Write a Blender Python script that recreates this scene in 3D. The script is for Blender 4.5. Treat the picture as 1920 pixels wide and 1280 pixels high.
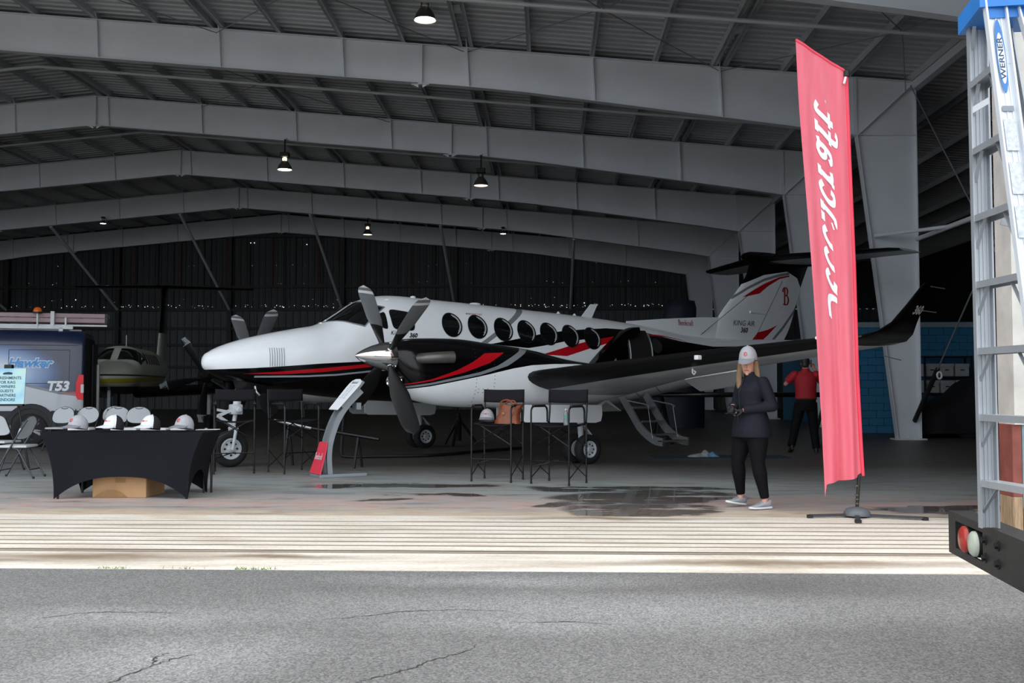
import bpy, bmesh, math, random
from math import sin, cos, pi, radians, sqrt, atan2
from mathutils import Vector, Matrix, Quaternion
random.seed(7)
SC = bpy.context.scene
for _o in list(bpy.data.objects):
    bpy.data.objects.remove(_o)
COL = SC.collection

# ------------------------------------------------------------------ camera, sky, exposure
cam_d = bpy.data.cameras.new('camera')
cam_d.sensor_width = 36.0
cam_d.lens = 36.02
cam_d.clip_end = 400
cam = bpy.data.objects.new('camera', cam_d)
COL.objects.link(cam)
cam.location = (0, 0, 1.267)
cam.rotation_euler = (radians(90 + 2.483), 0, 0)
SC.camera = cam

world = bpy.data.worlds.new('overcast_sky')
SC.world = world
world.use_nodes = True
wt = world.node_tree
wt.nodes.clear()
wo = wt.nodes.new('ShaderNodeOutputWorld')
wb = wt.nodes.new('ShaderNodeBackground')
wr = wt.nodes.new('ShaderNodeValToRGB')
wc = wt.nodes.new('ShaderNodeTexCoord')
ws = wt.nodes.new('ShaderNodeSeparateXYZ')
wt.links.new(wc.outputs['Generated'], ws.inputs[0])
wt.links.new(ws.outputs[2], wr.inputs[0])
wr.color_ramp.elements[0].position = 0.0
wr.color_ramp.elements[0].color = (0.82, 0.90, 1.0, 1)
wr.color_ramp.elements[1].position = 1.0
wr.color_ramp.elements[1].color = (0.97, 0.99, 1.0, 1)
wt.links.new(wr.outputs[0], wb.inputs[0])
wb.inputs[1].default_value = 1.25
wt.links.new(wb.outputs[0], wo.inputs[0])

SC.view_settings.view_transform = 'Standard'
SC.view_settings.look = 'None'
SC.view_settings.gamma = 1.0
SC.view_settings.exposure = 1.05
SC.view_settings.use_curve_mapping = False

# ------------------------------------------------------------------ lettering, made first while the scene is empty
def text2d(s, size=1.0, shear=0.0, offset=0.0, align='CENTER', space=1.0):
    cu = bpy.data.curves.new('lettering', 'FONT')
    cu.body = s; cu.size = size; cu.shear = shear; cu.offset = offset
    cu.align_x = align; cu.align_y = 'CENTER'; cu.resolution_u = 3; cu.space_character = space
    cu.space_line = 1.15
    ob = bpy.data.objects.new('lettering', cu)
    COL.objects.link(ob)
    dg = bpy.context.evaluated_depsgraph_get()
    me = bpy.data.meshes.new_from_object(ob.evaluated_get(dg))
    vs = [(v.co.x, v.co.y) for v in me.vertices]
    fs = [tuple(p.vertices) for p in me.polygons]
    bpy.data.objects.remove(ob); bpy.data.curves.remove(cu); bpy.data.meshes.remove(me)
    return vs, fs
TXT = {
    'kingair': text2d('KING AIR', 0.17, 0.25, 0.0), '360': text2d('360', 0.19, 0.25, 0.006),
    '360w': text2d('360', 0.17, 0.25, 0.006),
    'ka_f': text2d('KingAir', 0.10, 0.3, 0.0), '360f': text2d('360', 0.10, 0.3, 0.004),
    'emerg': text2d('EMERGENCY EXIT', 0.055, 0.0, 0.0),
    'hawker': text2d('Hawker', 0.36, 0.35, 0.012), 'hawker_o': text2d('Hawker', 0.36, 0.35, 0.03),
    't53': text2d('T53', 0.27, 0.2, 0.012), 't53_o': text2d('T53', 0.27, 0.2, 0.022),
    **{'refresh%d' % i: text2d(w_, 0.062, 0.0, 0.001) for i, w_ in enumerate(('REFRESHMENTS', 'FOR KAG', 'OWNERS', 'GUESTS', 'PARTNERS', 'VENDORS'))},
    'werner': text2d('WERNER', 0.075, 0.0, 0.001), 'reg': text2d('\u00ae', 0.1, 0, 0),
    'list': text2d('----- --\n---- ---\n------\n--- ----\n-----', 0.05, 0, 0),
}
def smooth_line(pts, n=8):
    if len(pts) < 3:
        return [Vector(p) for p in pts]
    out = []
    P = [Vector(p) for p in pts]
    for i in range(len(P) - 1):
        p0 = P[max(i - 1, 0)]; p1 = P[i]; p2 = P[i + 1]; p3 = P[min(i + 2, len(P) - 1)]
        for k in range(n):
            t = k / n
            out.append(0.5 * ((2 * p1) + (p2 - p0) * t + (2 * p0 - 5 * p1 + 4 * p2 - p3) * t * t + (3 * p1 - p0 - 3 * p2 + p3) * t ** 3))
    out.append(P[-1])
    return out
GLYPH = {
    'B': ([[(.14, .95), (.14, 0)], [(-.06, .72), (-.02, .88), (.14, .98), (.34, .95), (.44, .78), (.36, .58), (.14, .52)], [(.14, .52), (.4, .5), (.54, .3), (.46, .08), (.28, 0), (-.04, .02)]], .62),
    'e': ([[(.08, .27), (.36, .33), (.35, .43), (.24, .5), (.11, .42), (.06, .24), (.12, .06), (.25, 0), (.38, .1)]], .44),
    'c': ([[(.36, .38), (.33, .47), (.23, .5), (.11, .42), (.06, .24), (.12, .06), (.25, 0), (.38, .1)]], .44),
    'h': ([[(.1, .95), (.1, 0)], [(.1, .33), (.2, .47), (.3, .47), (.36, .36), (.36, 0)], [(.0, .01), (.2, .01)], [(.26, .01), (.46, .01)], [(.0, .93), (.12, .95)]], .5),
    'r': ([[(.12, .5), (.12, 0)], [(.12, .3), (.22, .47), (.36, .44)], [(.02, .01), (.24, .01)], [(.02, .49), (.12, .5)]], .42),
    'a': ([[(.08, .4), (.18, .5), (.3, .45), (.33, .3), (.33, .08), (.44, .02)], [(.33, .28), (.16, .27), (.06, .13), (.14, .01), (.27, .04), (.33, .12)]], .48),
    'f': ([[(.36, .84), (.3, .94), (.2, .93), (.14, .8), (.14, 0)], [(.0, .49), (.32, .49)], [(.02, .01), (.28, .01)]], .34),
    't': ([[(.14, .72), (.14, .12), (.2, .01), (.36, .08)], [(.0, .49), (.34, .49)]], .4),
}
def script2d(word, thick=.115, thin=.03, gx=.88):
    """pen strokes, wide when they run up and down: (verts, faces), one em high"""
    vs, fs = [], []
    ox = 0
    if len(word) > 1: pass
    for ch in word:
        strokes, adv = GLYPH[ch]
        for st in strokes:
            L = smooth_line(st, 7)
            n = len(L)
            base = len(vs)
            for i, p in enumerate(L):
                d = (L[min(i + 1, n - 1)] - L[max(i - 1, 0)])
                d = d.normalized() if d.length > 1e-6 else Vector((1, 0))
                w = (thin + (thick - thin) * abs(d.y)) / 2
                nrm = Vector((-d.y, d.x)) * w
                vs.append((ox + p.x * gx + nrm.x, p.y + nrm.y)); vs.append((ox + p.x * gx - nrm.x, p.y - nrm.y))
            for i in range(n - 1):
                a = base + 2 * i
                fs.append((a, a + 1, a + 3, a + 2))
        ox += adv
    return [(x - ox / 2, y - .35) for x, y in vs], fs

# ------------------------------------------------------------------ materials
def S(h, k=1.0):
    h = h.lstrip('#')
    out = []
    for i in (0, 2, 4):
        c = int(h[i:i + 2], 16) / 255
        out.append((c / 12.92 if c <= .04045 else ((c + .055) / 1.055) ** 2.4) * k)
    return tuple(out)
MATS = {}
class NT:
    def __init__(s, name):
        s.m = bpy.data.materials.new(name)
        s.m.use_nodes = True
        s.t = s.m.node_tree
        s.b = s.t.nodes['Principled BSDF']
        s.out = s.t.nodes['Material Output']
        s.tc = s.t.nodes.new('ShaderNodeTexCoord')
    def n(s, typ, **kw):
        nd = s.t.nodes.new(typ)
        for k, v in kw.items():
            setattr(nd, k, v)
        return nd
    def l(s, a, b):
        s.t.links.new(a, b)
    def val(s, x, sock):
        if isinstance(x, (int, float)):
            sock.default_value = x
        elif isinstance(x, tuple):
            sock.default_value = (*x, 1) if len(x) == 3 else x
        else:
            s.l(x, sock)
    def math(s, op, a, b=0.0, c=None, clamp=False):
        nd = s.n('ShaderNodeMath', operation=op, use_clamp=clamp)
        s.val(a, nd.inputs[0]); s.val(b, nd.inputs[1])
        if c is not None: s.val(c, nd.inputs[2])
        return nd.outputs[0]
    def mix(s, f, a, b):
        nd = s.n('ShaderNodeMix', data_type='RGBA')
        s.val(f, nd.inputs[0]); s.val(a, nd.inputs[6]); s.val(b, nd.inputs[7])
        return nd.outputs[2]
    def mul(s, a, b):
        nd = s.n('ShaderNodeMix', data_type='RGBA', blend_type='MULTIPLY')
        nd.inputs[0].default_value = 1
        s.val(a, nd.inputs[6]); s.val(b, nd.inputs[7])
        return nd.outputs[2]
    def noise(s, scale, detail=3, rough=.55, vec=None, stretch=None):
        nd = s.n('ShaderNodeTexNoise')
        nd.inputs['Scale'].default_value = scale
        nd.inputs['Detail'].default_value = detail
        nd.inputs['Roughness'].default_value = rough
        v = vec if vec is not None else s.tc.outputs['Object']
        if stretch:
            mp = s.n('ShaderNodeMapping')
            mp.inputs['Scale'].default_value = stretch
            s.l(v, mp.inputs[0]); v = mp.outputs[0]
        s.l(v, nd.inputs['Vector'])
        return nd.outputs[0]
    def ramp(s, f, stops):
        nd = s.n('ShaderNodeValToRGB')
        cr = nd.color_ramp
        while len(cr.elements) < len(stops): cr.elements.new(.5)
        for e, (p, c) in zip(cr.elements, stops):
            e.position = p; e.color = (*c, 1) if len(c) == 3 else c
        s.l(f, nd.inputs[0])
        return nd.outputs[0]
    def rng(s, f, a, b, c=0.0, d=1.0):
        nd = s.n('ShaderNodeMapRange')
        s.l(f, nd.inputs[0])
        for i, v in zip((1, 2, 3, 4), (a, b, c, d)): nd.inputs[i].default_value = v
        return nd.outputs[0]
    def bump(s, h, strength=.3, dist=.01):
        nd = s.n('ShaderNodeBump')
        nd.inputs['Strength'].default_value = strength
        nd.inputs['Distance'].default_value = dist
        s.l(h, nd.inputs['Height'])
        s.l(nd.outputs[0], s.b.inputs['Normal'])
    def col(s, c): s.val(c, s.b.inputs['Base Color'])
    def rough(s, r): s.val(r, s.b.inputs['Roughness'])
    def curve(s, x, pts, x0, x1, z0, z1):
        nd = s.n('ShaderNodeFloatCurve')
        cm = nd.mapping
        c = cm.curves[0]
        P = sorted(((px - x0) / (x1 - x0), (pz - z0) / (z1 - z0)) for px, pz in pts)
        if P[0][0] > 0: P.insert(0, (0, P[0][1]))
        if P[-1][0] < 1: P.append((1, P[-1][1]))
        while len(c.points) < len(P): c.points.new(.5, .5)
        for q, (a, b) in zip(c.points, P):
            q.location = (a, min(max(b, 0), 1)); q.handle_type = 'VECTOR'
        cm.update()
        s.l(s.math('DIVIDE', s.math('SUBTRACT', x, x0), x1 - x0), nd.inputs['Value'])
        return s.math('ADD', s.math('MULTIPLY', nd.outputs[0], z1 - z0), z0)
def mat(name, col, rough=.5, metal=0.0, var=.12, vscale=6.0, bump=0.0, bscale=60.0, spec=.5, emit=0.0, coat=0.0, trans=0.0, stretch=None, sheen=0.0):
    if name in MATS: return MATS[name]
    t = NT(name)
    nz = t.noise(vscale, 4, stretch=stretch)
    f = t.ramp(nz, [(.3, (1 - var,) * 3), (.7, (1 + var * .5,) * 3)])
    t.col(t.mul(col, f))
    t.rough(rough)
    t.b.inputs['Metallic'].default_value = metal
    t.b.inputs['Specular IOR Level'].default_value = spec
    if coat: t.b.inputs['Coat Weight'].default_value = coat
    if trans: t.b.inputs['Transmission Weight'].default_value = trans
    if sheen: t.b.inputs['Sheen Weight'].default_value = sheen
    if emit:
        t.b.inputs['Emission Color'].default_value = (*col, 1)
        t.b.inputs['Emission Strength'].default_value = emit
    if bump:
        t.bump(t.noise(bscale, 4), bump, .01)
    MATS[name] = t.m
    return t.m

# ------------------------------------------------------------------ mesh helpers
class MB:
    def __init__(s):
        s.v = []; s.f = []; s.mi = []
    def add(s, vs, fs, mi=0, M=None):
        b = len(s.v)
        s.v += [tuple(M @ Vector(p)) if M is not None else tuple(p) for p in vs]
        s.f += [tuple(b + i for i in f) for f in fs]
        s.mi += [mi] * len(fs)
        return s
    def box(s, x0, x1, y0, y1, z0, z1, mi=0, M=None):
        vs = [(x0, y0, z0), (x1, y0, z0), (x1, y1, z0), (x0, y1, z0), (x0, y0, z1), (x1, y0, z1), (x1, y1, z1), (x0, y1, z1)]
        fs = [(0, 3, 2, 1), (4, 5, 6, 7), (0, 1, 5, 4), (1, 2, 6, 5), (2, 3, 7, 6), (3, 0, 4, 7)]
        return s.add(vs, fs, mi, M)
    def bbox(s, x0, x1, y0, y1, z0, z1, r=.01, mi=0, M=None):
        """box with all edges chamfered"""
        bm = bmesh.new()
        bmesh.ops.create_cube(bm, size=1)
        for v in bm.verts:
            v.co = Vector(((x0 + x1) / 2 + v.co.x * (x1 - x0), (y0 + y1) / 2 + v.co.y * (y1 - y0), (z0 + z1) / 2 + v.co.z * (z1 - z0)))
        bmesh.ops.bevel(bm, geom=list(bm.edges), offset=r, segments=2, affect='EDGES', profile=.5)
        bm.verts.index_update()
        s.add([v.co.copy() for v in bm.verts], [tuple(v.index for v in f.verts) for f in bm.faces], mi, M)
        bm.free()
        return s
    def tube(s, pts, r, seg=8, caps=True, mi=0, M=None, closed=False):
        P = [Vector(p) for p in pts]
        n = len(P)
        rr = r if isinstance(r, (list, tuple)) else [r] * n
        vs, fs = [], []
        ref = None
        for i, p in enumerate(P):
            if closed: d = P[(i + 1) % n] - P[i - 1]
            else: d = P[min(i + 1, n - 1)] - P[max(i - 1, 0)]
            d = d.normalized() if d.length > 1e-9 else Vector((0, 0, 1))
            if ref is None:
                ref = Vector((0, 0, 1)) if abs(d.z) < .9 else Vector((1, 0, 0))
            a = d.cross(ref).normalized(); b = a.cross(d).normalized()
            ref = b
            ra, rb = rr[i] if isinstance(rr[i], (list, tuple)) else (rr[i], rr[i])
            for k in range(seg):
                t = 2 * pi * k / seg
                vs.append(p + a * (ra * cos(t)) + b * (rb * sin(t)))
        m = n if closed else n - 1
        for i in range(m):
            j = (i + 1) % n
            for k in range(seg):
                k2 = (k + 1) % seg
                fs.append((i * seg + k, i * seg + k2, j * seg + k2, j * seg + k))
        if caps and not closed:
            fs.append(tuple(reversed(range(seg))))
            fs.append(tuple((n - 1) * seg + k for k in range(seg)))
        return s.add(vs, fs, mi, M)
    def bar(s, a, b, w, h, up=(0, 0, 1), mi=0, M=None):
        a = Vector(a); b = Vector(b); d = (b - a).normalized()
        u = Vector(up)
        if abs(d.dot(u)) > .98: u = Vector((1, 0, 0))
        sx = d.cross(u).normalized() * w / 2; sz = sx.cross(d).normalized() * h / 2
        vs = [a - sx - sz, a + sx - sz, a + sx + sz, a - sx + sz, b - sx - sz, b + sx - sz, b + sx + sz, b - sx + sz]
        return s.add(vs, [(0, 3, 2, 1), (4, 5, 6, 7), (0, 1, 5, 4), (1, 2, 6, 5), (2, 3, 7, 6), (3, 0, 4, 7)], mi, M)
    def lathe(s, prof, seg=24, mi=0, M=None, caps=True):
        """profile (r, h) turned about local z"""
        vs, fs = [], []
        n = len(prof)
        for r, h in prof:
            for k in range(seg):
                t = 2 * pi * k / seg
                vs.append((r * cos(t), r * sin(t), h))
        for i in range(n - 1):
            for k in range(seg):
                k2 = (k + 1) % seg
                fs.append((i * seg + k, i * seg + k2, (i + 1) * seg + k2, (i + 1) * seg + k))
        if caps:
            fs.append(tuple(reversed(range(seg)))); fs.append(tuple((n - 1) * seg + k for k in range(seg)))
        return s.add(vs, fs, mi, M)
    def prism(s, poly, h0, h1, axis='z', mi=0, M=None):
        """2d polygon pushed along an axis"""
        n = len(poly)
        def P(a, b, h):
            return {'z': (a, b, h), 'y': (a, h, b), 'x': (h, a, b)}[axis]
        vs = [P(a, b, h0) for a, b in poly] + [P(a, b, h1) for a, b in poly]
        fs = [tuple(reversed(range(n))), tuple(range(n, 2 * n))] + [(i, (i + 1) % n, n + (i + 1) % n, n + i) for i in range(n)]
        return s.add(vs, fs, mi, M)
    def grid(s, fn, nu, nv, mi=0, M=None, thick=None, closed_u=False):
        vs = [fn(i / nu, j / nv) for j in range(nv + 1) for i in range(nu + 1)]
        w = nu + 1
        fs = [(j * w + i, j * w + i + 1, (j + 1) * w + i + 1, (j + 1) * w + i) for j in range(nv) for i in range(nu)]
        return s.add(vs, fs, mi, M)
    def loft(s, rings, caps=True, mi=0, mfun=None, M=None):
        n = len(rings[0])
        vs = [p for r in rings for p in r]
        fs, mi_l = [], []
        for i in range(len(rings) - 1):
            for k in range(n):
                k2 = (k + 1) % n
                fs.append((i * n + k, i * n + k2, (i + 1) * n + k2, (i + 1) * n + k))
                mi_l.append(mfun(i, k) if mfun else mi)
        if caps:
            fs.append(tuple(reversed(range(n)))); fs.append(tuple((len(rings) - 1) * n + k for k in range(n)))
            mi_l += [mfun(0, 0) if mfun else mi, mfun(len(rings) - 2, 0) if mfun else mi]
        b = len(s.v)
        s.v += [tuple(M @ Vector(p)) if M is not None else tuple(p) for p in vs]
        s.f += [tuple(b + i for i in f) for f in fs]
        s.mi += mi_l
        return s
    def ball(s, c, r, seg=14, rings=9, mi=0, M=None):
        rx, ry, rz = r if isinstance(r, (tuple, list)) else (r, r, r)
        R = []
        for i in range(1, rings):
            t = pi * i / rings
            R.append([(c[0] + rx * sin(t) * cos(2 * pi * k / seg), c[1] + ry * sin(t) * sin(2 * pi * k / seg), c[2] + rz * cos(t)) for k in range(seg)])
        return s.loft(R, True, mi, None, M)
    def build(s, name, m, parent=None, smooth=False, angle=40):
        me = bpy.data.meshes.new(name)
        me.from_pydata(s.v, [], s.f)
        ms = m if isinstance(m, (list, tuple)) else [m]
        for q in ms: me.materials.append(q)
        if len(ms) > 1:
            for p, i in zip(me.polygons, s.mi): p.material_index = i
        bm = bmesh.new(); bm.from_mesh(me)
        bmesh.ops.recalc_face_normals(bm, faces=bm.faces)
        bm.to_mesh(me); bm.free()
        if smooth:
            for p in me.polygons: p.use_smooth = True
            try: me.set_sharp_from_angle(angle=radians(angle))
            except Exception: pass
        me.update()
        o = bpy.data.objects.new(name, me)
        COL.objects.link(o)
        if parent is not None: o.parent = parent
        return o
def remeshed(mb, name, m, parent=None, voxel=.012, smooth_it=4):
    """one continuous skin grown over overlapping shapes"""
    o = mb.build(name, m)
    r = o.modifiers.new('r', 'REMESH'); r.mode = 'VOXEL'; r.voxel_size = voxel
    q = o.modifiers.new('s', 'SMOOTH'); q.factor = .5; q.iterations = smooth_it
    dg = bpy.context.evaluated_depsgraph_get()
    me = bpy.data.meshes.new_from_object(o.evaluated_get(dg))
    o.modifiers.clear()
    old = o.data; o.data = me; bpy.data.meshes.remove(old)
    me.materials.clear(); me.materials.append(m)
    for p in me.polygons: p.use_smooth = True
    if parent is not None: o.parent = parent
    return o
def thing(name, label, cat, loc=(0, 0, 0), rz=0.0, group=None):
    o = bpy.data.objects.new(name, None)
    o.empty_display_size = .2
    COL.objects.link(o)
    o.location = loc; o.rotation_euler = (0, 0, rz)
    o['label'] = label; o['category'] = cat
    if group: o['group'] = group
    return o
def tag(o, label, cat, group=None):
    o['label'] = label; o['category'] = cat
    if group: o['group'] = group
    return o
def struct(o, label=None):
    o['kind'] = 'structure'
    if label: o['label'] = label
    return o
def dup(root, loc=None, rz=None, label=None):
    def cp(o, par):
        c = o.copy(); COL.objects.link(c); c.parent = par
        for ch in o.children: cp(ch, c)
        return c
    r = cp(root, None)
    if loc is not None: r.location = loc
    if rz is not None: r.rotation_euler = (0, 0, rz)
    if label: r['label'] = label
    return r
def Rz(a): return Matrix.Rotation(a, 4, 'Z')
def Rx(a): return Matrix.Rotation(a, 4, 'X')
def Ry(a): return Matrix.Rotation(a, 4, 'Y')
def Tr(x, y, z): return Matrix.Translation((x, y, z))
def along(a, b):
    """matrix that puts local z on the line a-b, origin at a"""
    a = Vector(a); d = Vector(b) - a
    return Matrix.Translation(a) @ Vector((0, 0, 1)).rotation_difference(d).to_matrix().to_4x4()
# ------------------------------------------------------------------ the hangar (u across, v into the building, z up)
HA = -radians(2.03)
def hang(o):
    o.rotation_euler = (0, 0, HA)
    return o
FR = [9.35 + 7.62 * k for k in range(7)]          # frame lines, FR[0] is the door line
FR = [9.35, 16.97, 24.59, 32.21, 39.83, 47.45, 55.07]
UR, UE, UL = -14.58, 8.77, -37.93                   # ridge, right column line, left column line
ZR, ZE = 10.6, 8.52
def ztop(u):
    return ZR - abs(u - UR) * (ZR - ZE) / (UE - UR)
UX = 19.0                                           # outer wall of the side bay

m_steel = mat('grey_painted_steel', S('#dde1e6'), .45, 0, .06, 1.2, bump=.02)
m_purlin = mat('grey_purlin_paint', S('#c4c7ca'), .5, 0, .1, 2)
m_rod = mat('galvanised_rod', S('#8c8f92'), .4, .3, .1)
def m_roof_():
    t = NT('ribbed_roof_sheet')
    nz = t.noise(.6, 4, stretch=(1, 1, 1))
    t.col(t.ramp(nz, [(.3, S('#b3b6b9')), (.7, S('#c6c8ca'))]))
    t.rough(.55)
    return t.m
m_roof = m_roof_()

# --- ground materials
def ell(t, x, y, cx, cy, rx, ry, rot=0.0, soft=.35):
    dx = t.math('SUBTRACT', x, cx); dy = t.math('SUBTRACT', y, cy)
    c, s_ = cos(rot), sin(rot)
    a = t.math('DIVIDE', t.math('ADD', t.math('MULTIPLY', dx, c), t.math('MULTIPLY', dy, s_)), rx)
    b = t.math('DIVIDE', t.math('SUBTRACT', t.math('MULTIPLY', dy, c), t.math('MULTIPLY', dx, s_)), ry)
    d = t.math('SQRT', t.math('ADD', t.math('MULTIPLY', a, a), t.math('MULTIPLY', b, b)))
    return t.rng(d, 1 + soft, 1 - soft)
def xy_of(t, distort=0.0, scale=1.5):
    v = t.tc.outputs['Object']
    sp = t.n('ShaderNodeSeparateXYZ'); t.l(v, sp.inputs[0])
    x, y = sp.outputs[0], sp.outputs[1]
    if distort:
        n1 = t.noise(scale, 3); mp = t.n('ShaderNodeMapping'); mp.inputs['Location'].default_value = (31, 17, 5)
        t.l(v, mp.inputs[0])
        n2 = t.noise(scale, 3, vec=mp.outputs[0])
        x = t.math('ADD', x, t.math('MULTIPLY', t.math('SUBTRACT', n1, .5), distort))
        y = t.math('ADD', y, t.math('MULTIPLY', t.math('SUBTRACT', n2, .5), distort))
    return x, y
def asphalt_mat():
    t = NT('worn_asphalt')
    x, y = xy_of(t, .5, 1.2)
    big = t.noise(.5, 4)
    base = t.ramp(big, [(.3, S('#6a6968')), (.55, S('#737271')), (.75, S('#7b7a79'))])
    vor = t.n('ShaderNodeTexVoronoi'); vor.inputs['Scale'].default_value = 105
    t.l(t.tc.outputs['Object'], vor.inputs['Vector'])
    bw = t.n('ShaderNodeRGBToBW'); t.l(vor.outputs['Color'], bw.inputs[0])
    st = t.ramp(bw.outputs[0], [(.2, (.62,) * 3), (.5, (1.0,) * 3), (.88, (1.5, 1.47, 1.44))])
    c = t.mul(base, st)
    pale = None
    for e in ((-2.25, 5.6, .75, .22), (-1.72, 4.75, .5, .32, .5), (.0, 5.55, .8, .2), (.3, 5.9, 1.6, .35), (-.2, 6.75, .9, .16)):
        m_ = ell(t, x, y, *e[:4], *(e[4:5]), soft=.7) if len(e) > 4 else ell(t, x, y, *e, soft=.7)
        pale = m_ if pale is None else t.math('MAXIMUM', pale, m_)
    c = t.mix(t.math('MULTIPLY', pale, .24), c, t.mul(S('#bdbdbc'), st))
    dark = ell(t, x, y, 1.55, 6.6, .9, .28, soft=.8)
    c = t.mix(t.math('MULTIPLY', dark, .35), c, S('#4b4644'))
    t.col(c)
    t.rough(.85)
    t.bump(vor.outputs['Distance'], .3, .004)
    return t.m
def floor_mat():
    t = NT('worn_painted_concrete')
    x, y = xy_of(t, 1.3, .8)
    streak = t.noise(1.1, 5, .6, stretch=(.55, 2.2, 1))
    fine = t.noise(5, 5, .65, stretch=(.5, 2.5, 1))
    grey = t.ramp(streak, [(.3, S('#858a8a')), (.5, S('#a0a5a4')), (.62, S('#948f87')), (.75, S('#adb2b1'))])
    red = t.ramp(fine, [(.3, S('#ab766b')), (.45, S('#c9a79c')), (.58, S('#b5b0ab')), (.72, S('#98a5ad'))])
    beige = t.ramp(fine, [(.3, S('#bda994')), (.6, S('#d3c2ac')), (.8, S('#bda795'))])
    f1 = t.rng(y, 12.4, 11.2)
    f1 = t.math('MULTIPLY', f1, t.rng(streak, .35, .55))
    c = t.mix(f1, grey, red)
    c = t.mix(t.rng(y, 10.75, 10.15), c, beige)
    c = t.mix(t.math('MULTIPLY', t.rng(y, 13.6, 16.5), t.rng(streak, .2, .5, .8, 1.0)), c, t.ramp(fine, [(.3, S('#413c36')), (.55, S('#5a544d')), (.75, S('#6e6961'))]))  # bare brown concrete, darkened inward to paint in the light falloff
    stain = t.ramp(t.noise(2.2, 5, .7, stretch=(.4, 1.6, 1)), [(.56, (0,) * 3), (.68, (1,) * 3)])
    c = t.mix(t.math('MULTIPLY', stain, .6), c, S('#4a4641'))
    wet = None
    for e in ((1.15, 11.75, 1.0, .75, .1), (.95, 10.6, .9, .45, .2), (1.0, 12.75, 1.3, .3, 0), (-1.9, 13.1, 1.2, .3, 0),
              (-1.2, 11.9, .6, .16, 0), (-1.9, 11.35, .35, .12, 0), (4.4, 10.75, 1.2, .3, 0), (.2, 11.0, .6, .2, .4)):
        m_ = ell(t, x, y, *e, soft=.12)
        wet = m_ if wet is None else t.math('MAXIMUM', wet, m_)
    holes = t.ramp(t.noise(1.6, 4, .6, stretch=(.6, 1.8, 1)), [(.36, (0,) * 3), (.44, (1,) * 3)])
    wet = t.math('MULTIPLY', wet, holes)
    c = t.mix(t.math('MULTIPLY', wet, .72), c, S('#3a332c'))
    t.col(c)
    r = t.rng(fine, .3, .7, .34, .62)
    t.rough(t.math('ADD', t.math('MULTIPLY', r, t.math('SUBTRACT', 1.0, wet)), t.math('MULTIPLY', wet, .04)))
    t.b.inputs['Specular IOR Level'].default_value = .4
    return t.m
def sill_mat():
    t = NT('beige_concrete_sill')
    x, y = xy_of(t, .35, 1.5)
    n1 = t.noise(2.0, 5, .6, stretch=(.5, 3, 1))
    c = t.ramp(n1, [(.3, S('#c9bba8')), (.5, S('#e2d8ca')), (.7, S('#efe8de'))])
    g = t.ramp(t.noise(30, 4), [(.3, (.86,) * 3), (.7, (1.06,) * 3)])
    c = t.mul(c, g)
    d = None
    for e in ((-3.4, 7.55, 1.1, .14), (-2.0, 7.6, .6, .08), (1.6, 7.42, 1.4, .1), (-4.6, 7.35, 1.2, .1), (.6, 9.85, 1.0, .1)):
        m_ = ell(t, x, y, *e, soft=.75)
        d = m_ if d is None else t.math('MAXIMUM', d, m_)
    c = t.mix(t.math('MULTIPLY', d, .8), c, S('#6d5436'))
    t.col(c); t.rough(.75)
    t.bump(g, .15, .004)
    return t.m
m_asph, m_floor, m_sill = asphalt_mat(), floor_mat(), sill_mat()

o = hang(MB().grid(lambda a, b: (-60 + 120 * a, -22 + 29.06 * b, 0), 80, 20).build('ground', m_asph))
struct(o, 'worn grey asphalt apron in front of the hangar')
q_ = hang(MB().box(-120, 120, -110, -22, -.3, -.005).build('ground_bounce', mat('pale_bounce_ground', S('#b9b6b0'), .8, 0, .2, .3)))  # unseen pale ground added behind the camera to bounce light into the hangar
struct(q_, 'unseen pale ground behind the camera, added to bounce light')
apron = o
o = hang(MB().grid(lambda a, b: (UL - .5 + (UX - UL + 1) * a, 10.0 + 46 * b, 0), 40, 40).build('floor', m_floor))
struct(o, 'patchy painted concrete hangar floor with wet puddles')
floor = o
sill = hang(MB().box(UL - 2, UX, 7.06, 10.0, -.15, .004).build('trim_1', m_sill))
struct(sill, 'beige concrete door sill with sliding door tracks')
m_rail = mat('rusty_track_steel', S('#8b7f72'), .6, .3, .35, 3, stretch=(.3, 4, 1))
for v, w in ((9.55, .016), (9.27, .02), (9.02, .016), (8.78, .022), (8.55, .016), (8.32, .022), (8.12, .018), (7.86, .05), (7.78, .025)):
    r = MB().box(UL, UX, v - w / 2, v + w / 2, -.02, .009).build('track_rail', m_rail, sill)
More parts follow.
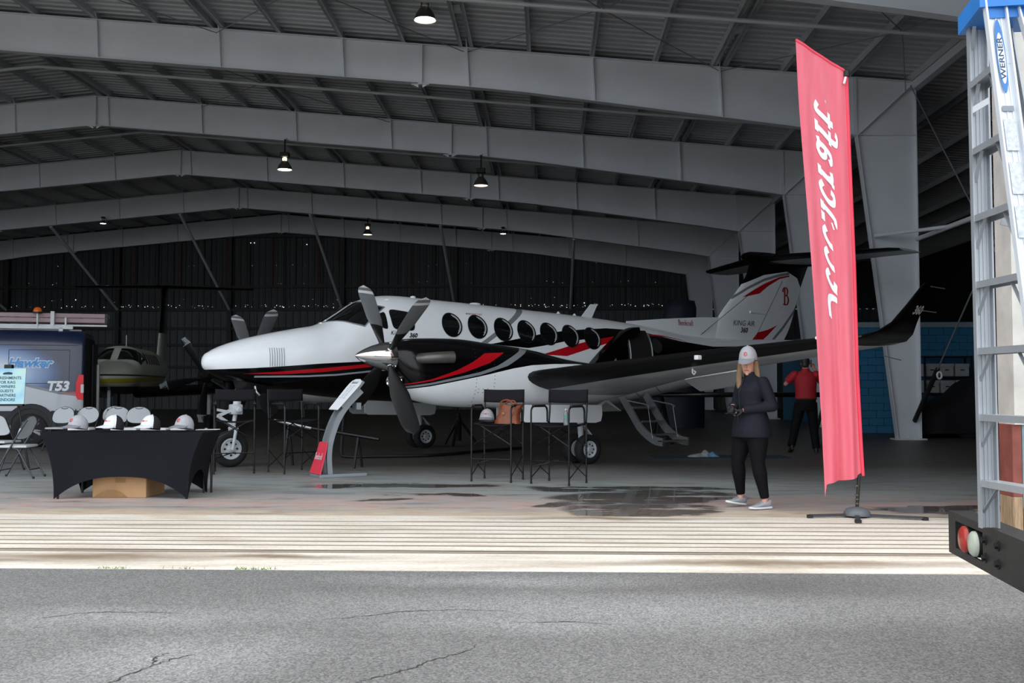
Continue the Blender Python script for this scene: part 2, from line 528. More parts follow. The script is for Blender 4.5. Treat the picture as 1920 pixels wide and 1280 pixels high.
# cracks in the asphalt, drawn as thin dark ribbons
m_crack = mat('dark_crack', S('#3b3937'), .95)
for line in ([(-1.75, 4.3), (-1.71, 4.47), (-1.62, 4.72), (-1.56, 4.83), (-1.48, 4.9)], [(-1.62, 4.72), (-1.66, 4.83), (-1.63, 4.92)], [(-.72, 4.38), (-.6, 4.5), (-.45, 4.66), (-.36, 4.8), (-.22, 4.95), (-.17, 5.1)],
             [(-2.62, 5.6), (-2.4, 5.78), (-2.1, 5.8), (-1.8, 5.76)], [(-1.05, 5.62), (-.8, 5.7), (-.6, 5.82), (-.3, 5.86), (0, 5.83)], [(.0, 5.55), (.3, 5.56), (.55, 5.5)]):
    L = smooth_line([(a, b, 0) for a, b in line], 10)
    L = [p + Vector((random.uniform(-.012, .012), random.uniform(-.012, .012), 0)) for p in L]
    mb = MB(); n = len(L); vs = []
    for i, p in enumerate(L):
        d = (L[min(i + 1, n - 1)] - L[max(i - 1, 0)]).normalized()
        w = random.uniform(.002, .0055) * (1 - abs(2 * i / (n - 1) - 1) ** 3)
        vs += [(p.x - d.y * w, p.y + d.x * w, .003), (p.x + d.y * w, p.y - d.x * w, .003)]
    mb.add(vs, [(2 * i, 2 * i + 1, 2 * i + 3, 2 * i + 2) for i in range(n - 1)])
    c_ = mb.build('crack', m_crack, apron); c_.rotation_euler = (0, 0, -HA)
# weeds along the sill edge
m_weed = mat('weed_green', S('#6f8f3c'), .7)
mb = MB()
for cx in (-3.05, -2.95, -2.5, -2.15, -2.05, -2.0, -1.95):
    for k in range(14):
        x = cx + random.gauss(0, .05); a = random.uniform(0, 6.3); h = random.uniform(.008, .03)
        mb.add([(x, 7.06, 0), (x + .006, 7.065, 0), (x + cos(a) * .02, 7.06 + sin(a) * .02, h)], [(0, 1, 2)])
o = hang(mb.build('weeds', m_weed)); o['kind'] = 'stuff'; tag(o, 'small green weeds growing along the asphalt edge', 'weeds')

# --- roof sheet with ribs that run from eave to ridge, purlins below it
mb = MB()
vv, v = [], 9.0
while v < 55.6:
    vv += [(v, 0), (v + .20, 0), (v + .225, .035), (v + .275, .035)]
    v += .30
for a, b in ((UX, UR), (UR, UL)):
    vs = []
    for v, h in vv:
        for u in (a, b):
            z = (ztop(u) if u <= UE else ZE - (u - UE) * .089) + .22
            vs.append((u, v, z - h))
    mb.add(vs, [(2 * i, 2 * i + 1, 2 * i + 3, 2 * i + 2) for i in range(len(vv) - 1)])
ceil = hang(mb.build('ceiling', m_roof))
struct(ceil, 'grey ribbed metal roof over steel purlins')
sol = ceil.modifiers.new('t', 'SOLIDIFY'); sol.thickness = .02; sol.offset = 0
proto = MB().box(-.035, .035, 9.2, 55.2, 0, .20)
proto.box(-.035, .06, 9.2, 55.2, 0, .012)
pm = None
k = -24
while k <= 12:
    u = -2.0 + 1.53 * k
    zz = ztop(u) if u <= UE else ZE - (u - UE) * .089
    us = [u - .13, u + .13] if k % 4 == 0 else [u]
    for uu in us:
        if pm is None:
            p = proto.build('purlin', m_purlin, ceil); pm = p.data
        else:
            p = bpy.data.objects.new('purlin', pm); COL.objects.link(p); p.parent = ceil
        p.location = (uu, 0, zz + .004)
    if k % 4 == 0:
        for v in (19.2, 22.2, 28.2, 36):
            MB().box(u - .12, u + .12, v - .1, v + .1, zz + .03, zz + .16).build('purlin_bridging', m_purlin, ceil)
    k += 1
# lateral struts and rods under the roof
for i, v in enumerate((20.8, 28.4, 36.0)):
    L = [(u, v, ztop(u) - .22) for u in (UL + 1, UR, UE)]
    MB().tube(L, .045, 8).build('roof_strut', m_steel, ceil, True)
for i in (1, 2):
    va, vb, vm = FR[i], FR[i + 1], (20.8 if i == 1 else 28.4)
    for u0 in ((-11.2, -5.1, 1.1, 7.2) if i == 1 else (-8.1,)):
        for du, vend in ((3.05, vb), (-3.05, vb), (3.05, va), (-3.05, va)):
            a = (u0, vm, ztop(u0) - .2); b = (min(u0 + du, UE - .2), vend, ztop(u0 + du) - .08)
            MB().tube([a, b], .012, 6).build('brace_rod', m_rod, ceil)

# --- portal frames
def web_depth(u):
    d = abs(u - UR) - 13.5
    return .96 if d < 0 else .96 + d / (7.38 - UR - 13.5) * .42
ORD = {1: 'first behind the door line, partly cut off', 2: 'fifth from the back wall, its column behind the red banner', 3: 'fourth from the back wall', 4: 'third from the back wall', 5: 'second from the back wall, with slanting struts', 6: 'against the ribbed back wall'}
def frame(i):
    v = FR[i]
    t = thing('steel_frame', 'grey tapered steel roof frame, ' + ORD[i], 'steel frame', (0, 0, 0), HA, 'portal frames of the hangar')
    def P(u, dz=0.0): return ztop(u) + dz
    for side in (1, -1):
        mb = MB()
        N = 14
        us = [UR + side * (UE - UR - .02) * k / N for k in range(N + 1)]
        uin = UR + side * (7.38 - UR)
        us = [UR + side * (7.38 - UR) * k / N for k in range(N + 1)]
        top = [(u, ztop(u)) for u in us]; bot = [(u, ztop(u) - web_depth(u)) for u in us]
        bot[-1] = (uin, 7.24)
        # web
        for k in range(N):
            (a, b), (c, d), (e, f), (g_, h) = top[k], top[k + 1], bot[k + 1], bot[k]
            mb.add([(a, v, b), (c, v, d), (e, v, f), (g_, v, h)], [(0, 1, 2, 3)])
            mb.add([(a, v + .012, b), (c, v + .012, d), (e, v + .012, f), (g_, v + .012, h)], [(3, 2, 1, 0)])
        for L, dz in ((top, -.012), (bot, .0)):
            for k in range(N):
                (a, b), (c, d) = L[k], L[k + 1]
                mb.add([(a, v - .11, b + dz), (c, v - .11, d + dz), (c, v + .12, d + dz), (a, v + .12, b + dz),
                        (a, v - .11, b + dz + .016), (c, v - .11, d + dz + .016), (c, v + .12, d + dz + .016), (a, v + .12, b + dz + .016)],
                       [(0, 3, 2, 1), (4, 5, 6, 7), (0, 1, 5, 4), (2, 3, 7, 6)])
        mb.build('rafter', m_steel, t)
        # column with the knee panel
        uo = UR + side * (UE - UR); ub = UR + side * (8.23 - UR)
        mb = MB()
        poly = [(ub, .02), (uo, .02), (uo, ZE), (uin, ztop(uin)), (uin, 7.24)]
        mb.prism(poly, v, v + .012, 'y')
        mb.bar((uin, v, 7.24), (ub, v, .02), .22, .018, up=(1, 0, 0))
        mb.bar((uo, v, ZE), (uo, v, .02), .22, .018, up=(1, 0, 0))
        mb.bar((uin, v, 7.24), (uo, v, ZE), .20, .02, up=(0, 0, 1))
        mb.bar((uin, v, 7.26), (uo, v, 7.24), .20, .018)
        mb.bar((uin, v, ztop(uin)), (uo, v, ZE), .22, .018)
        mb.bar((uin - side * .03, v - .02, 7.24), (uin - side * .03, v - .02, ztop(uin)), .03, .10, up=(1, 0, 0))
        mb.bar((ub + side * .02, v, .72), (uo - side * .02, v, .72), .02, .012)
        mb.build('column', m_steel, t)
        bp = MB().box(min(ub, uo) - .1, max(ub, uo) + .1, v - .2, v + .2, 0, .03)
        for q in range(4):
            uq = min(ub, uo) + .1 + q * .13
            bp.prism([(uq, .03), (uq + .08, .03), (uq + .08, .13)], v - .06, v - .05, 'y')
        bp.build('base_plate', m_steel, t)
    # web stiffeners with the flange brace above
    for k in range(-11, 5):
        u = 1.1 + 3.05 * (k - 3)
        if not (UL + 2 < u < 6.5): continue
        mb = MB()
        b = ztop(u) - web_depth(u)
        mb.bar((u + .03, v - .05, b), (u - .02, v - .05, ztop(u)), .035, .10, up=(0, 1, 0))
        mb.bar((u - .02, v - .05, ztop(u)), (u - .03, v - .16, ztop(u) + .19), .03, .03)
        mb.build('stiffener', m_steel, t)
    for u in (-3.1, UR, 2 * UR + 3.1):
        mb = MB()
        b = ztop(u) - .96
        mb.box(u - .05, u + .05, v - .11, v - .01, b - .03, ztop(u))
        mb.box(u - .22, u + .22, v - .08, v + .08, b - .035, b - .012)
        mb.prism([(u - .22, b - .012), (u - .05, b - .012), (u - .05, b - .10)], v - .05, v - .03, 'y')
        mb.prism([(u + .22, b - .012), (u + .05, b - .012), (u + .05, b - .10)], v - .05, v - .03, 'y')
        mb.build('splice_plate', m_steel, t)
    return t
frames = [frame(i) for i in range(1, 7)]
# slanting wind struts between the second frame and the back wall posts
for u in (-29.8, -23.6, -17.4, -11.2, -5.04, 1.2):
    b = ztop(u) - web_depth(u)
    MB().tube([(u, FR[5] + .1, b), (u, 55.2, 5.45)], .075, 8).build('wind_strut', m_steel, frames[4], True)

# --- walls
def wall_mat(name, c1, c2):
    t = NT(name)
    t.col(t.ramp(t.noise(.5, 4, stretch=(2, 2, .5)), [(.3, S(c1)), (.7, S(c2))]))
    t.rough(.6)
    return t.m
m_wall_hi = wall_mat('dull_wall_sheet', '#2f3233', '#3a3e3f')
m_wall_lo = wall_mat('pale_wall_sheet', '#454b4c', '#555b5d')
m_dark = mat('dark_primer_steel', S('#2a2726'), .6)
m_rust = mat('red_primer_stud', S('#4f2d26'), .7)
def ribbed(u0, u1, zlo, zhi_fn, v, pitch, rib):
    mb = MB(); u = u0; pts = []
    while u < u1:
        pts += [(u, 0), (u + pitch * .62, 0), (u + pitch * .7, -rib), (u + pitch * .92, -rib)]
        u += pitch
    vs = []
    for a, d in pts:
        vs += [(a, v + d, zlo), (a, v + d, zhi_fn(a))]
    return mb.add(vs, [(2 * i, 2 * i + 1, 2 * i + 3, 2 * i + 2) for i in range(len(pts) - 1)])
wb_ = hang(ribbed(UL, UX, 5.4, lambda u: (ztop(u) if u < UE else ZE) + .3, 55.5, .34, .04).build('wall_back', m_wall_hi))
struct(wb_, 'dark ribbed metal back wall of the hangar with girts')
ribbed(UL, UX, 0, lambda u: 5.4, 55.5, .40, .05).build('lower_sheet', m_wall_lo, wb_)
for z in (9.45, 6.68, 5.42, 4.4, 3.5, 2.3):
    a, b = (UL, UE) if z < 9 else (-24, -5)
    MB().box(a, b, 55.22, 55.42, z - .07, z + .07).build('girt', m_dark, wb_)
for u in (-36, -29.8, -23.6, -17.4, -11.2, -5.04, 1.2, 7.3):
    MB().box(u - .12, u + .12, 55.15, 55.42, 0, ztop(u) - .9).build('wall_post', m_dark, wb_)
for k in range(15):
    u = -24 + 1.27 * k
    MB().box(u - .05, u + .05, 55.36, 55.43, 6.75, 9.4).build('stud', m_rust if k % 2 else m_dark, wb_)
for k in range(20):
    u = -35 + 2.06 * k
    MB().box(u - .03, u + .03, 55.38, 55.43, 5.45, ztop(u) - .9).build('sheet_lap', m_dark, wb_)
m_hole = mat('daylight_hole', (1, 1, 1), .5, emit=.6)
mb = MB()
def hole(u, z, r):
    mb.add([(u + r * cos(k * pi / 3), 55.37, z + r * sin(k * pi / 3)) for k in range(6)], [(0, 1, 2, 3, 4, 5)])
for k in range(230):
    u = random.uniform(-34, 8)
    if random.random() < .75: hole(u, 5.62 + random.gauss(0, .05), random.uniform(.008, .022))
    else: hole(u, random.choice((6.9, 7.9, 5.95)) + random.gauss(0, .06), random.uniform(.006, .013))
for u, z in ((1.95, 5.75), (1.0, 5.5), (-26.0, 6.0), (-16.3, 9.1), (-16.1, 9.1), (-13.2, 9.0)): hole(u, z, .03)
h_ = mb.build('daylight_hole', m_hole, wb_); h_['kind'] = 'stuff'
o = hang(MB().box(UL - .3, UL - .1, 9, 55.5, 0, ZE).build('wall_left', m_wall_hi)); struct(o, 'dark metal side wall of the hangar')
o = hang(MB().box(UX, UX + .2, 9, 55.5, 0, ZE + .3).build('wall_right', mat('black_side_wall', S('#1d1e20'), .7))); struct(o, 'dark outer wall of the side bay')
o = hang(MB().box(UL, 4.2, 9.2, 9.4, 9.0, 10.9).build('wall_front_header', m_wall_lo)); struct(o, 'unseen metal wall above the hangar door opening')  # out of view; opening height set to let more light reach the roof frames
# right end of the door opening: peeling cream boards above, red and bare boards below
m_cream = mat('peeling_cream_paint', S('#c6c3bc'), .7, 0, .22, 3, bump=.2, bscale=14)
m_redb = mat('old_red_boards', S('#7d4238'), .75, 0, .35, 5, bump=.2, bscale=20)
m_teal = mat('worn_teal_board', S('#7d949b'), .7, 0, .3, 6)
m_bare = mat('bare_split_wood', S('#9c8468'), .8, 0, .45, 8, stretch=(6, 6, .6))
wf = hang(MB().box(4.26, UX, 9.25, 9.4, .9, 8.6).build('wall_front', m_cream)); struct(wf, 'cream painted front wall beside the door opening')
MB().box(4.06, 4.26, 9.1, 9.42, .93, 8.6).build('door_post', m_cream, wf)
MB().box(4.30, 4.36, 9.18, 9.26, .95, 8.6).build('batten', m_cream, wf)
for a, b, m_, z0, z1 in ((4.05, 4.13, m_redb, .3, .93), (4.05, 4.13, m_bare, 0, .3), (4.14, 4.22, m_teal, .2, .93), (4.14, 4.2, m_bare, 0, .2), (4.23, 4.40, m_redb, .36, .93), (4.21, 4.27, m_bare, 0, .36), (4.28, 4.42, mat('dark_bare_wood', S('#6b4a33'), .8, 0, .3), 0, .36),
                       (4.41, 4.62, m_redb, .0, .93), (4.63, 5.0, m_redb, 0, .93)):
    MB().bbox(a, b, 9.12 + random.uniform(0, .03), 9.4, z0, z1, .006).build('board', m_, wf)
MB().box(5.0, UX, 9.25, 9.4, 0, .93).build('lower_boarding', m_redb, wf)

# --- blue block room in the side bay
m_blue = mat('blue_block_paint', S('#2c7198'), .6, 0, .15, 3, bump=.15, bscale=25)
m_bluetrim = mat('pale_blue_trim', S('#8a99a6'), .6)
wbl = hang(MB().box(8.0, UX, 27.93, 28.1, 0, 2.84).build('wall_office', mat('blue_mortar', S('#245a78'), .7)))
struct(wbl, 'blue painted block wall of a room in the side bay')
MB().box(8.0, UX, 27.86, 28.14, 2.84, 2.98).build('wall_cap', m_bluetrim, wbl)
blk = MB().bbox(0, .396, -.04, .02, 0, .196, .008).build('block', m_blue, wbl); bmesh_ = blk.data
first = True
for r in range(14):
    for c in range(20):
        u = 8.0 + .405 * c + (.2 if r % 2 else 0)
        if u > 15.5: continue
        if first: b_ = blk; first = False
        else:
            b_ = bpy.data.objects.new('block', bmesh_); COL.objects.link(b_); b_.parent = wbl
        b_.location = (u, 27.93, .003 + .2025 * r)
o = hang(MB().box(8.95, 9.1, 28.1, 39.5, 0, 2.96).build('wall_office_side', m_blue)); struct(o, 'blue side wall of the room behind the steel columns')
# side bracing between the first two visible columns
m_sleeve = mat('black_foam_sleeve', S('#18181a'), .8)
br = thing('wall_bracing', 'steel rod cross bracing and pipe strut beside the tapered column', 'bracing', (0, 0, 0), HA)
a, b = Vector((8.62, 24.4, 8.4)), Vector((8.62, 17.1, .9))
MB().tube([a, b], .016, 6).build('rod', m_rod, br)
a, b = Vector((8.62, 24.5, .45)), Vector((8.62, 17.1, 6.4))
MB().tube([a + (b - a) * .2, b], .018, 6).build('rod', m_rod, br)
MB().tube([a, a + (b - a) * .2], .055, 10).build('foam_sleeve', m_sleeve, br, True)
c = a + (b - a) * .21
mb = MB()
for k in range(12):
    pass
mb.tube([(c.x - .03 + .05 * cos(k * pi / 6), c.y - .1, c.z - .2 + .075 * sin(k * pi / 6)) for k in range(12)], .022, 6, closed=True)
mb.build('white_tag_ring', mat('white_tag', S('#d8dadc'), .5), br, True)
MB().tube([(8.75, 24.5, 4.75), (8.75, 17.0, 4.70)], .055, 8).build('strut_pipe', m_steel, br, True)
MB().tube([(7.75, 24.45, 4.82), (8.75, 22.6, 4.75)], .04, 8).build('strut_pipe', m_steel, br, True)
# eave strut
MB().bar((UE, 9.4, ZE - .1), (UE, 55, ZE - .1), .18, .2).build('eave_strut', m_steel, ceil)

# --- high bay lamps
m_shade = mat('grey_lamp_shade', S('#5c5b57'), .4, .5)
m_black = mat('matt_black', S('#141415'), .6)
def m_bulb(name, c, e):
    return mat(name, c, .4, emit=e, var=.02)
b_white = m_bulb('lamp_white', (1, .97, .92), 7.0)
b_warm = m_bulb('lamp_green_white', (.92, 1, .82), 5.0)
b_dim = m_bulb('lamp_dim', (1, .82, .62), 1.2)
b_yel = m_bulb('lamp_yellow', (1, .9, .5), 3.0)
b_blue = m_bulb('lamp_blue_white', (.8, .82, 1), 8.0)
def lamp(u, v, z, r, bulb, neck, hang_to, label):
    w = Vector((u * cos(-HA) + v * sin(-HA), -u * sin(-HA) + v * cos(-HA), z))
    t = thing('high_bay_lamp', label, 'lamp', w, HA, 'high bay lamps')
    k = r / .24
    MB().lathe([(.24 * k, 0), (.235 * k, .03 * k), (.20 * k, .13 * k), (.13 * k, .24 * k), (.085 * k, .29 * k)], 24, caps=False).build('shade', m_shade, t, True)
    MB().lathe([(.005, .012 * k), (.215 * k, .012 * k), (.215 * k, .03 * k), (.005, .05 * k)], 24).build('bulb_lens', bulb, t, True)
    MB().lathe([(.06 * k, .28 * k), (.075 * k, .30 * k), (.075 * k, .38 * k), (.05 * k, .40 * k)], 14).build('neck', neck, t, True)
    mb = MB().bbox(-.14 * k, .14 * k, -.12 * k, .12 * k, .42 * k, .56 * k, .02)
    mb.box(-.09 * k, -.07 * k, -.02, .02, .25 * k, .45 * k); mb.box(.07 * k, .09 * k, -.02, .02, .25 * k, .45 * k)
    mb.build('ballast', m_black, t)
    h = hang_to - z
    MB().tube([(0, 0, .55 * k), (0, 0, h)], .025, 6).build('hanger', m_black, t)
    MB().box(-.04, .04, -.05, .29, h - .05, h).build('bracket', m_steel, t)
    return t
lamp(-2.72, 22.3, 9.36, .245, b_white, m_shade, ztop(-2.72) + .1, 'large white glowing high bay lamp just under the roof purlins')
lamp(-8.30, 32.2 - .42, 8.07, .235, b_warm, b_yel, ztop(-8.32) - .95, 'glowing high bay lamp with a yellow neck under the fourth frame')
lamp(-2.10, 32.2 - .42, 7.52, .235, b_dim, m_shade, ztop(-2.11) - .95, 'dim unlit looking high bay lamp with a tan inside under the fourth frame')
lamp(-8.37, 47.02, 8.27, .22, b_yel, b_yel, ztop(-8.37) - .95, 'small yellow glowing high bay lamp under the second frame')
lamp(-20.84, 47.02, 8.86, .14, b_blue, m_shade, ztop(-20.84) - .9, 'small bluish white lamp above the van and the dark T tail')
lamp(-2.08, 47.02, 8.28, .14, b_blue, m_shade, ztop(-2.08) - .9, 'small bluish white lamp above the cabin windows of the airplane')
# ------------------------------------------------------------------ the black, white and red twin turboprop
m_white = mat('white_aircraft_paint', S('#e6e9eb'), .22, 0, .03, 1.5, coat=.4)
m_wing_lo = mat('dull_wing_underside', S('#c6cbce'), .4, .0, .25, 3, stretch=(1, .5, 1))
m_boot = mat('black_deice_boot', S('#0a0a0b'), .45, 0, .2, 4, spec=.2)
m_gblack = mat('gloss_black_paint', S('#060607'), .2, 0, .05, 3, spec=.35, coat=.15)
m_glass = mat('dark_cabin_glass', S('#0a0c0d'), .05, 0, .1, 3, spec=.7)
m_chrome = mat('polished_spinner', S('#cfcfd0'), .07, 1.0, .04)
m_gear = mat('white_gear_paint', S('#c4c9cc'), .4, 0, .12, 8)
m_tyre = mat('tyre_rubber', S('#17171a'), .8, 0, .2, 12)
m_alu = mat('bare_aluminium', S('#a9abad'), .35, .8, .15, 6)
m_ex = mat('exhaust_steel', S('#6f6c68'), .45, .7, .2, 8)
m_redp = S('#b3101c'); m_grayp = S('#7b7f84')
FUS = [(5.41, 1.66, 1.60, .03), (5.385, 1.73, 1.545, .10), (5.30, 1.80, 1.485, .18), (5.17, 1.87, 1.41, .26), (4.85, 1.985, 1.315, .38), (4.44, 2.09, 1.235, .49), (3.91, 2.20, 1.16, .58), (3.46, 2.295, 1.10, .65),
       (3.15, 2.48, 1.07, .685), (2.87, 2.66, 1.05, .70), (2.5, 2.79, 1.02, .715), (2.1, 2.825, 1.0, .72), (1.38, 2.795, .96, .72), (.66, 2.765, .92, .72), (-.6, 2.705, .88, .72), (-1.62, 2.655, .85, .715),
       (-2.66, 2.59, .87, .70), (-3.64, 2.50, 1.01, .65), (-5.06, 2.33, 1.26, .49), (-6.5, 2.30, 1.56, .31), (-7.8, 2.33, 1.92, .14), (-8.5, 2.33, 2.12, .05)]
FUS = FUS[::-1]
def interp(tab, x):
    if x <= tab[0][0]: return tab[0][1:]
    for i in range(len(tab) - 1):
        a, b = tab[i], tab[i + 1]
        if x <= b[0]:
            t = (x - a[0]) / (b[0] - a[0])
            p0 = tab[max(i - 1, 0)]; p3 = tab[min(i + 2, len(tab) - 1)]
            out = []
            for k in range(1, len(a)):
                d = (b[k] - a[k])
                m0 = ((a[k] - p0[k]) / (a[0] - p0[0]) if a[0] > p0[0] else d / (b[0] - a[0]))
                m1 = ((p3[k] - b[k]) / (p3[0] - b[0]) if p3[0] > b[0] else d / (b[0] - a[0]))
                s_ = d / (b[0] - a[0]); h = b[0] - a[0]
                t0 = (m0 + s_) / 2; t1 = (m1 + s_) / 2
                if m0 * s_ <= 0: t0 = 0
                if m1 * s_ <= 0: t1 = 0
                out.append((2 * t ** 3 - 3 * t * t + 1) * a[k] + (t ** 3 - 2 * t * t + t) * h * t0 + (-2 * t ** 3 + 3 * t * t) * b[k] + (t ** 3 - t * t) * h * t1)
            return tuple(out)
    return tab[-1][1:]
NEXP = 2.35
def body_ring(tab, x, n=40, cy=0.0, ex=NEXP):
    zt, zb, hw = interp(tab, x)
    zc, hh = (zt + zb) / 2, (zt - zb) / 2
    R = []
    for k in range(n):
        t = 2 * pi * k / n
        s_, c = sin(t), cos(t)
        R.append((x, cy + hw * math.copysign(abs(s_) ** (2 / ex), s_), zc + hh * math.copysign(abs(c) ** (2 / ex), c)))
    return R
def side_y(tab, x, z, cy=0.0, ex=NEXP):
    zt, zb, hw = interp(tab, x)
    zc, hh = (zt + zb) / 2, (zt - zb) / 2
    q = min(abs((z - zc) / hh), .9995)
    return cy + hw * (1 - q ** ex) ** (1 / ex)
def side_pt(tab, x, z, off=0.0, cy=0.0):
    e = .01
    p = Vector((x, side_y(tab, x, z, cy), z))
    if not off: return p
    dx = (side_y(tab, x + e, z, cy) - side_y(tab, x - e, z, cy)) / (2 * e)
    dz = (side_y(tab, x, z + e, cy) - side_y(tab, x, z - e, cy)) / (2 * e)
    n = Vector((-dx, 1, -dz)).normalized()
    return p + n * off
def paint(name, build):
    t = NT(name)
    sp = t.n('ShaderNodeSeparateXYZ'); t.l(t.tc.outputs['Object'], sp.inputs[0])
    c, r = build(t, sp.outputs[0], sp.outputs[1], sp.outputs[2])
    nz = t.ramp(t.noise(2.0, 4), [(.3, (.95,) * 3), (.7, (1.03,) * 3)])
    t.col(t.mul(c, nz)); t.rough(r)
    t.b.inputs['Coat Weight'].default_value = .12
    t.b.inputs['Specular IOR Level'].default_value = .25
    return t.m
WHT = S('#e6e9eb'); BLK = S('#070709')
def between(t, z, lo, hi):
    return t.math('MULTIPLY', t.math('GREATER_THAN', z, lo), t.math('LESS_THAN', z, hi))
def band_x(t, x, a, b):
    return t.math('MULTIPLY', t.math('GREATER_THAN', x, a), t.math('LESS_THAN', x, b))
def fus_paint(t, x, y, z):
    R = (-9, 6, 0, 3)
    U = t.curve(x, [(5.54, 1.51), (4.73, 1.545), (4.29, 1.575), (3.67, 1.625), (3.06, 1.66), (2.0, 1.78), (.43, 2.02), (-.12, 2.12), (-.65, 2.22), (-1.17, 2.29), (-1.69, 2.34), (-2.31, 2.385), (-3.11, 2.37), (-4.35, 2.19), (-5.4, 2.1), (-8.6, 2.2)], *R)
    L = t.curve(x, [(6, .3), (1.7, .3), (1.1, 1.7), (.43, 2.0), (-.31, 1.95), (-.65, 2.0), (-1.15, 2.09), (-1.69, 2.15), (-2.2, 2.12), (-2.6, 1.5), (-5.5, 1.5), (-8.6, 2.0)], *R)
    c = t.mix(between(t, z, L, U), WHT, BLK)
    d = t.math('ABSOLUTE', t.math('SUBTRACT', x, t.math('ADD', t.math('MULTIPLY', t.math('SUBTRACT', 2.64, z), 1.64), -.37)))
    c = t.mix(t.math('MULTIPLY', t.math('LESS_THAN', d, .075), t.math('GREATER_THAN', z, 1.9)), c, m_grayp)
    RH = t.curve(x, [(6, 1.44), (4.95, 1.45), (4.29, 1.495), (3.67, 1.55), (3.05, 1.612), (2.81, 1.64), (2.0, 1.73), (1.2, 1.7), (.5, 1.7), (-.55, 1.83), (-.73, 1.87), (-1.3, 2.02), (-1.82, 2.13), (-2.38, 2.22), (-3.25, 2.32), (-3.87, 2.29), (-4.5, 2.21), (-5, 2.0)], *R)
    RL = t.curve(x, [(6, 1.46), (4.95, 1.455), (4.29, 1.45), (3.67, 1.488), (2.92, 1.57), (2.0, 1.66), (1.2, 1.72), (.5, 1.74), (-.55, 1.845), (-1.2, 1.82), (-1.82, 1.99), (-2.38, 2.12), (-3.25, 2.28), (-3.87, 2.265), (-4.5, 2.20), (-5, 2.05)], *R)
    c = t.mix(between(t, z, RL, RH), c, m_redp)
    g0 = t.curve(x, [(4.7, 1.41), (3.92, 1.42), (3.43, 1.445), (2.85, 1.505), (2.0, 1.6)], *R)
    g1 = t.math('MULTIPLY', t.math('LESS_THAN', t.math('ABSOLUTE', t.math('SUBTRACT', z, g0)), .014), band_x(t, x, 1.8, 4.7))
    c = t.mix(g1, c, S('#9a9fa4'))
    return c, .2
def nac_paint(t, x, y, z):
    R = (-2, 4, 0, 3)
    W = t.curve(x, [(3.53, 1.20), (3.04, 1.26), (2.23, 1.41), (1.64, 1.53), (1.27, 1.585), (.82, 1.61), (.3, 1.62), (-2, 1.5)], *R)
    c = t.mix(t.math('GREATER_THAN', z, W), WHT, BLK)
    gu = t.curve(x, [(3.53, 1.24), (3.04, 1.31), (2.23, 1.475), (1.92, 1.57), (1.43, 1.80), (1.2, 1.95), (0, 1.95)], *R)
    gl = t.curve(x, [(3.53, 1.215), (3.04, 1.28), (2.23, 1.43), (1.73, 1.57), (1.33, 1.77), (1.1, 1.9), (0, 1.95)], *R)
    c = t.mix(between(t, z, gl, gu), c, m_grayp)
    rh = t.curve(x, [(3.53, 1.27), (3.04, 1.36), (2.65, 1.49), (2.36, 1.62), (2.12, 1.76), (2.11, 1.0), (0, 1.0)], *R)
    rl = t.curve(x, [(3.53, 1.262), (3.04, 1.335), (2.53, 1.46), (2.06, 1.61), (1.75, 1.77), (1.74, 2.0), (0, 2.0)], *R)
    top = t.math('MULTIPLY', t.math('GREATER_THAN', z, rl), t.math('LESS_THAN', z, t.curve(x, [(3.53, 1.27), (3.04, 1.36), (2.65, 1.49), (2.36, 1.62), (2.12, 1.755), (1.75, 1.775), (0, 1.775)], *R)))
    c = t.mix(t.math('MULTIPLY', top, t.math('GREATER_THAN', x, 1.74)), c, m_redp)
    return c, .16
def fin_paint(t, x, y, z):
    R = (-9.5, -5.5, 2, 4.5)
    B_ = t.curve(x, [(-5.5, 3.2), (-6.44, 3.26), (-6.72, 3.54), (-7.4, 3.78), (-8.22, 3.91), (-8.6, 3.78), (-8.8, 3.45), (-9.5, 3.3)], *R)
    c = t.mix(t.math('GREATER_THAN', z, B_), WHT, BLK)
    g0 = t.curve(x, [(-6.40, 3.22), (-6.88, 3.46), (-7.4, 3.67), (-7.94, 3.81), (-8.36, 3.88)], *R)
    c = t.mix(t.math('MULTIPLY', t.math('LESS_THAN', t.math('ABSOLUTE', t.math('SUBTRACT', z, g0)), .03), band_x(t, x, -8.3, -6.38)), c, m_grayp)
    hi = t.curve(x, [(-6.69, 3.24), (-7.0, 3.4), (-7.4, 3.58), (-7.94, 3.77), (-8.5, 3.86)], *R)
    lo = t.curve(x, [(-6.69, 3.24), (-7.24, 3.35), (-7.53, 3.53), (-7.94, 3.72), (-8.22, 3.78), (-8.5, 3.82)], *R)
    c = t.mix(t.math('MULTIPLY', between(t, z, lo, hi), band_x(t, x, -8.3, -6.7)), c, m_redp)
    hi = t.curve(x, [(-6.9, 2.23), (-7.17, 2.47), (-7.52, 2.54), (-7.87, 2.66)], *R)
    lo = t.curve(x, [(-6.9, 2.1), (-7.25, 2.24), (-7.52, 2.41), (-7.87, 2.66)], *R)
    c = t.mix(t.math('MULTIPLY', between(t, z, lo, hi), band_x(t, x, -7.87, -6.8)), c, m_redp)
    g0 = t.curve(x, [(-7.5, 2.1), (-7.73, 2.33), (-8.06, 2.59), (-8.45, 2.96), (-8.7, 3.25)], *R)
    c = t.mix(t.math('MULTIPLY', t.math('LESS_THAN', t.math('ABSOLUTE', t.math('SUBTRACT', z, g0)), .045), band_x(t, x, -8.7, -7.5)), c, m_grayp)
    return c, .25
m_fus, m_nac, m_fin = paint('striped_fuselage_paint', fus_paint), paint('striped_nacelle_paint', nac_paint), paint('striped_fin_paint', fin_paint)
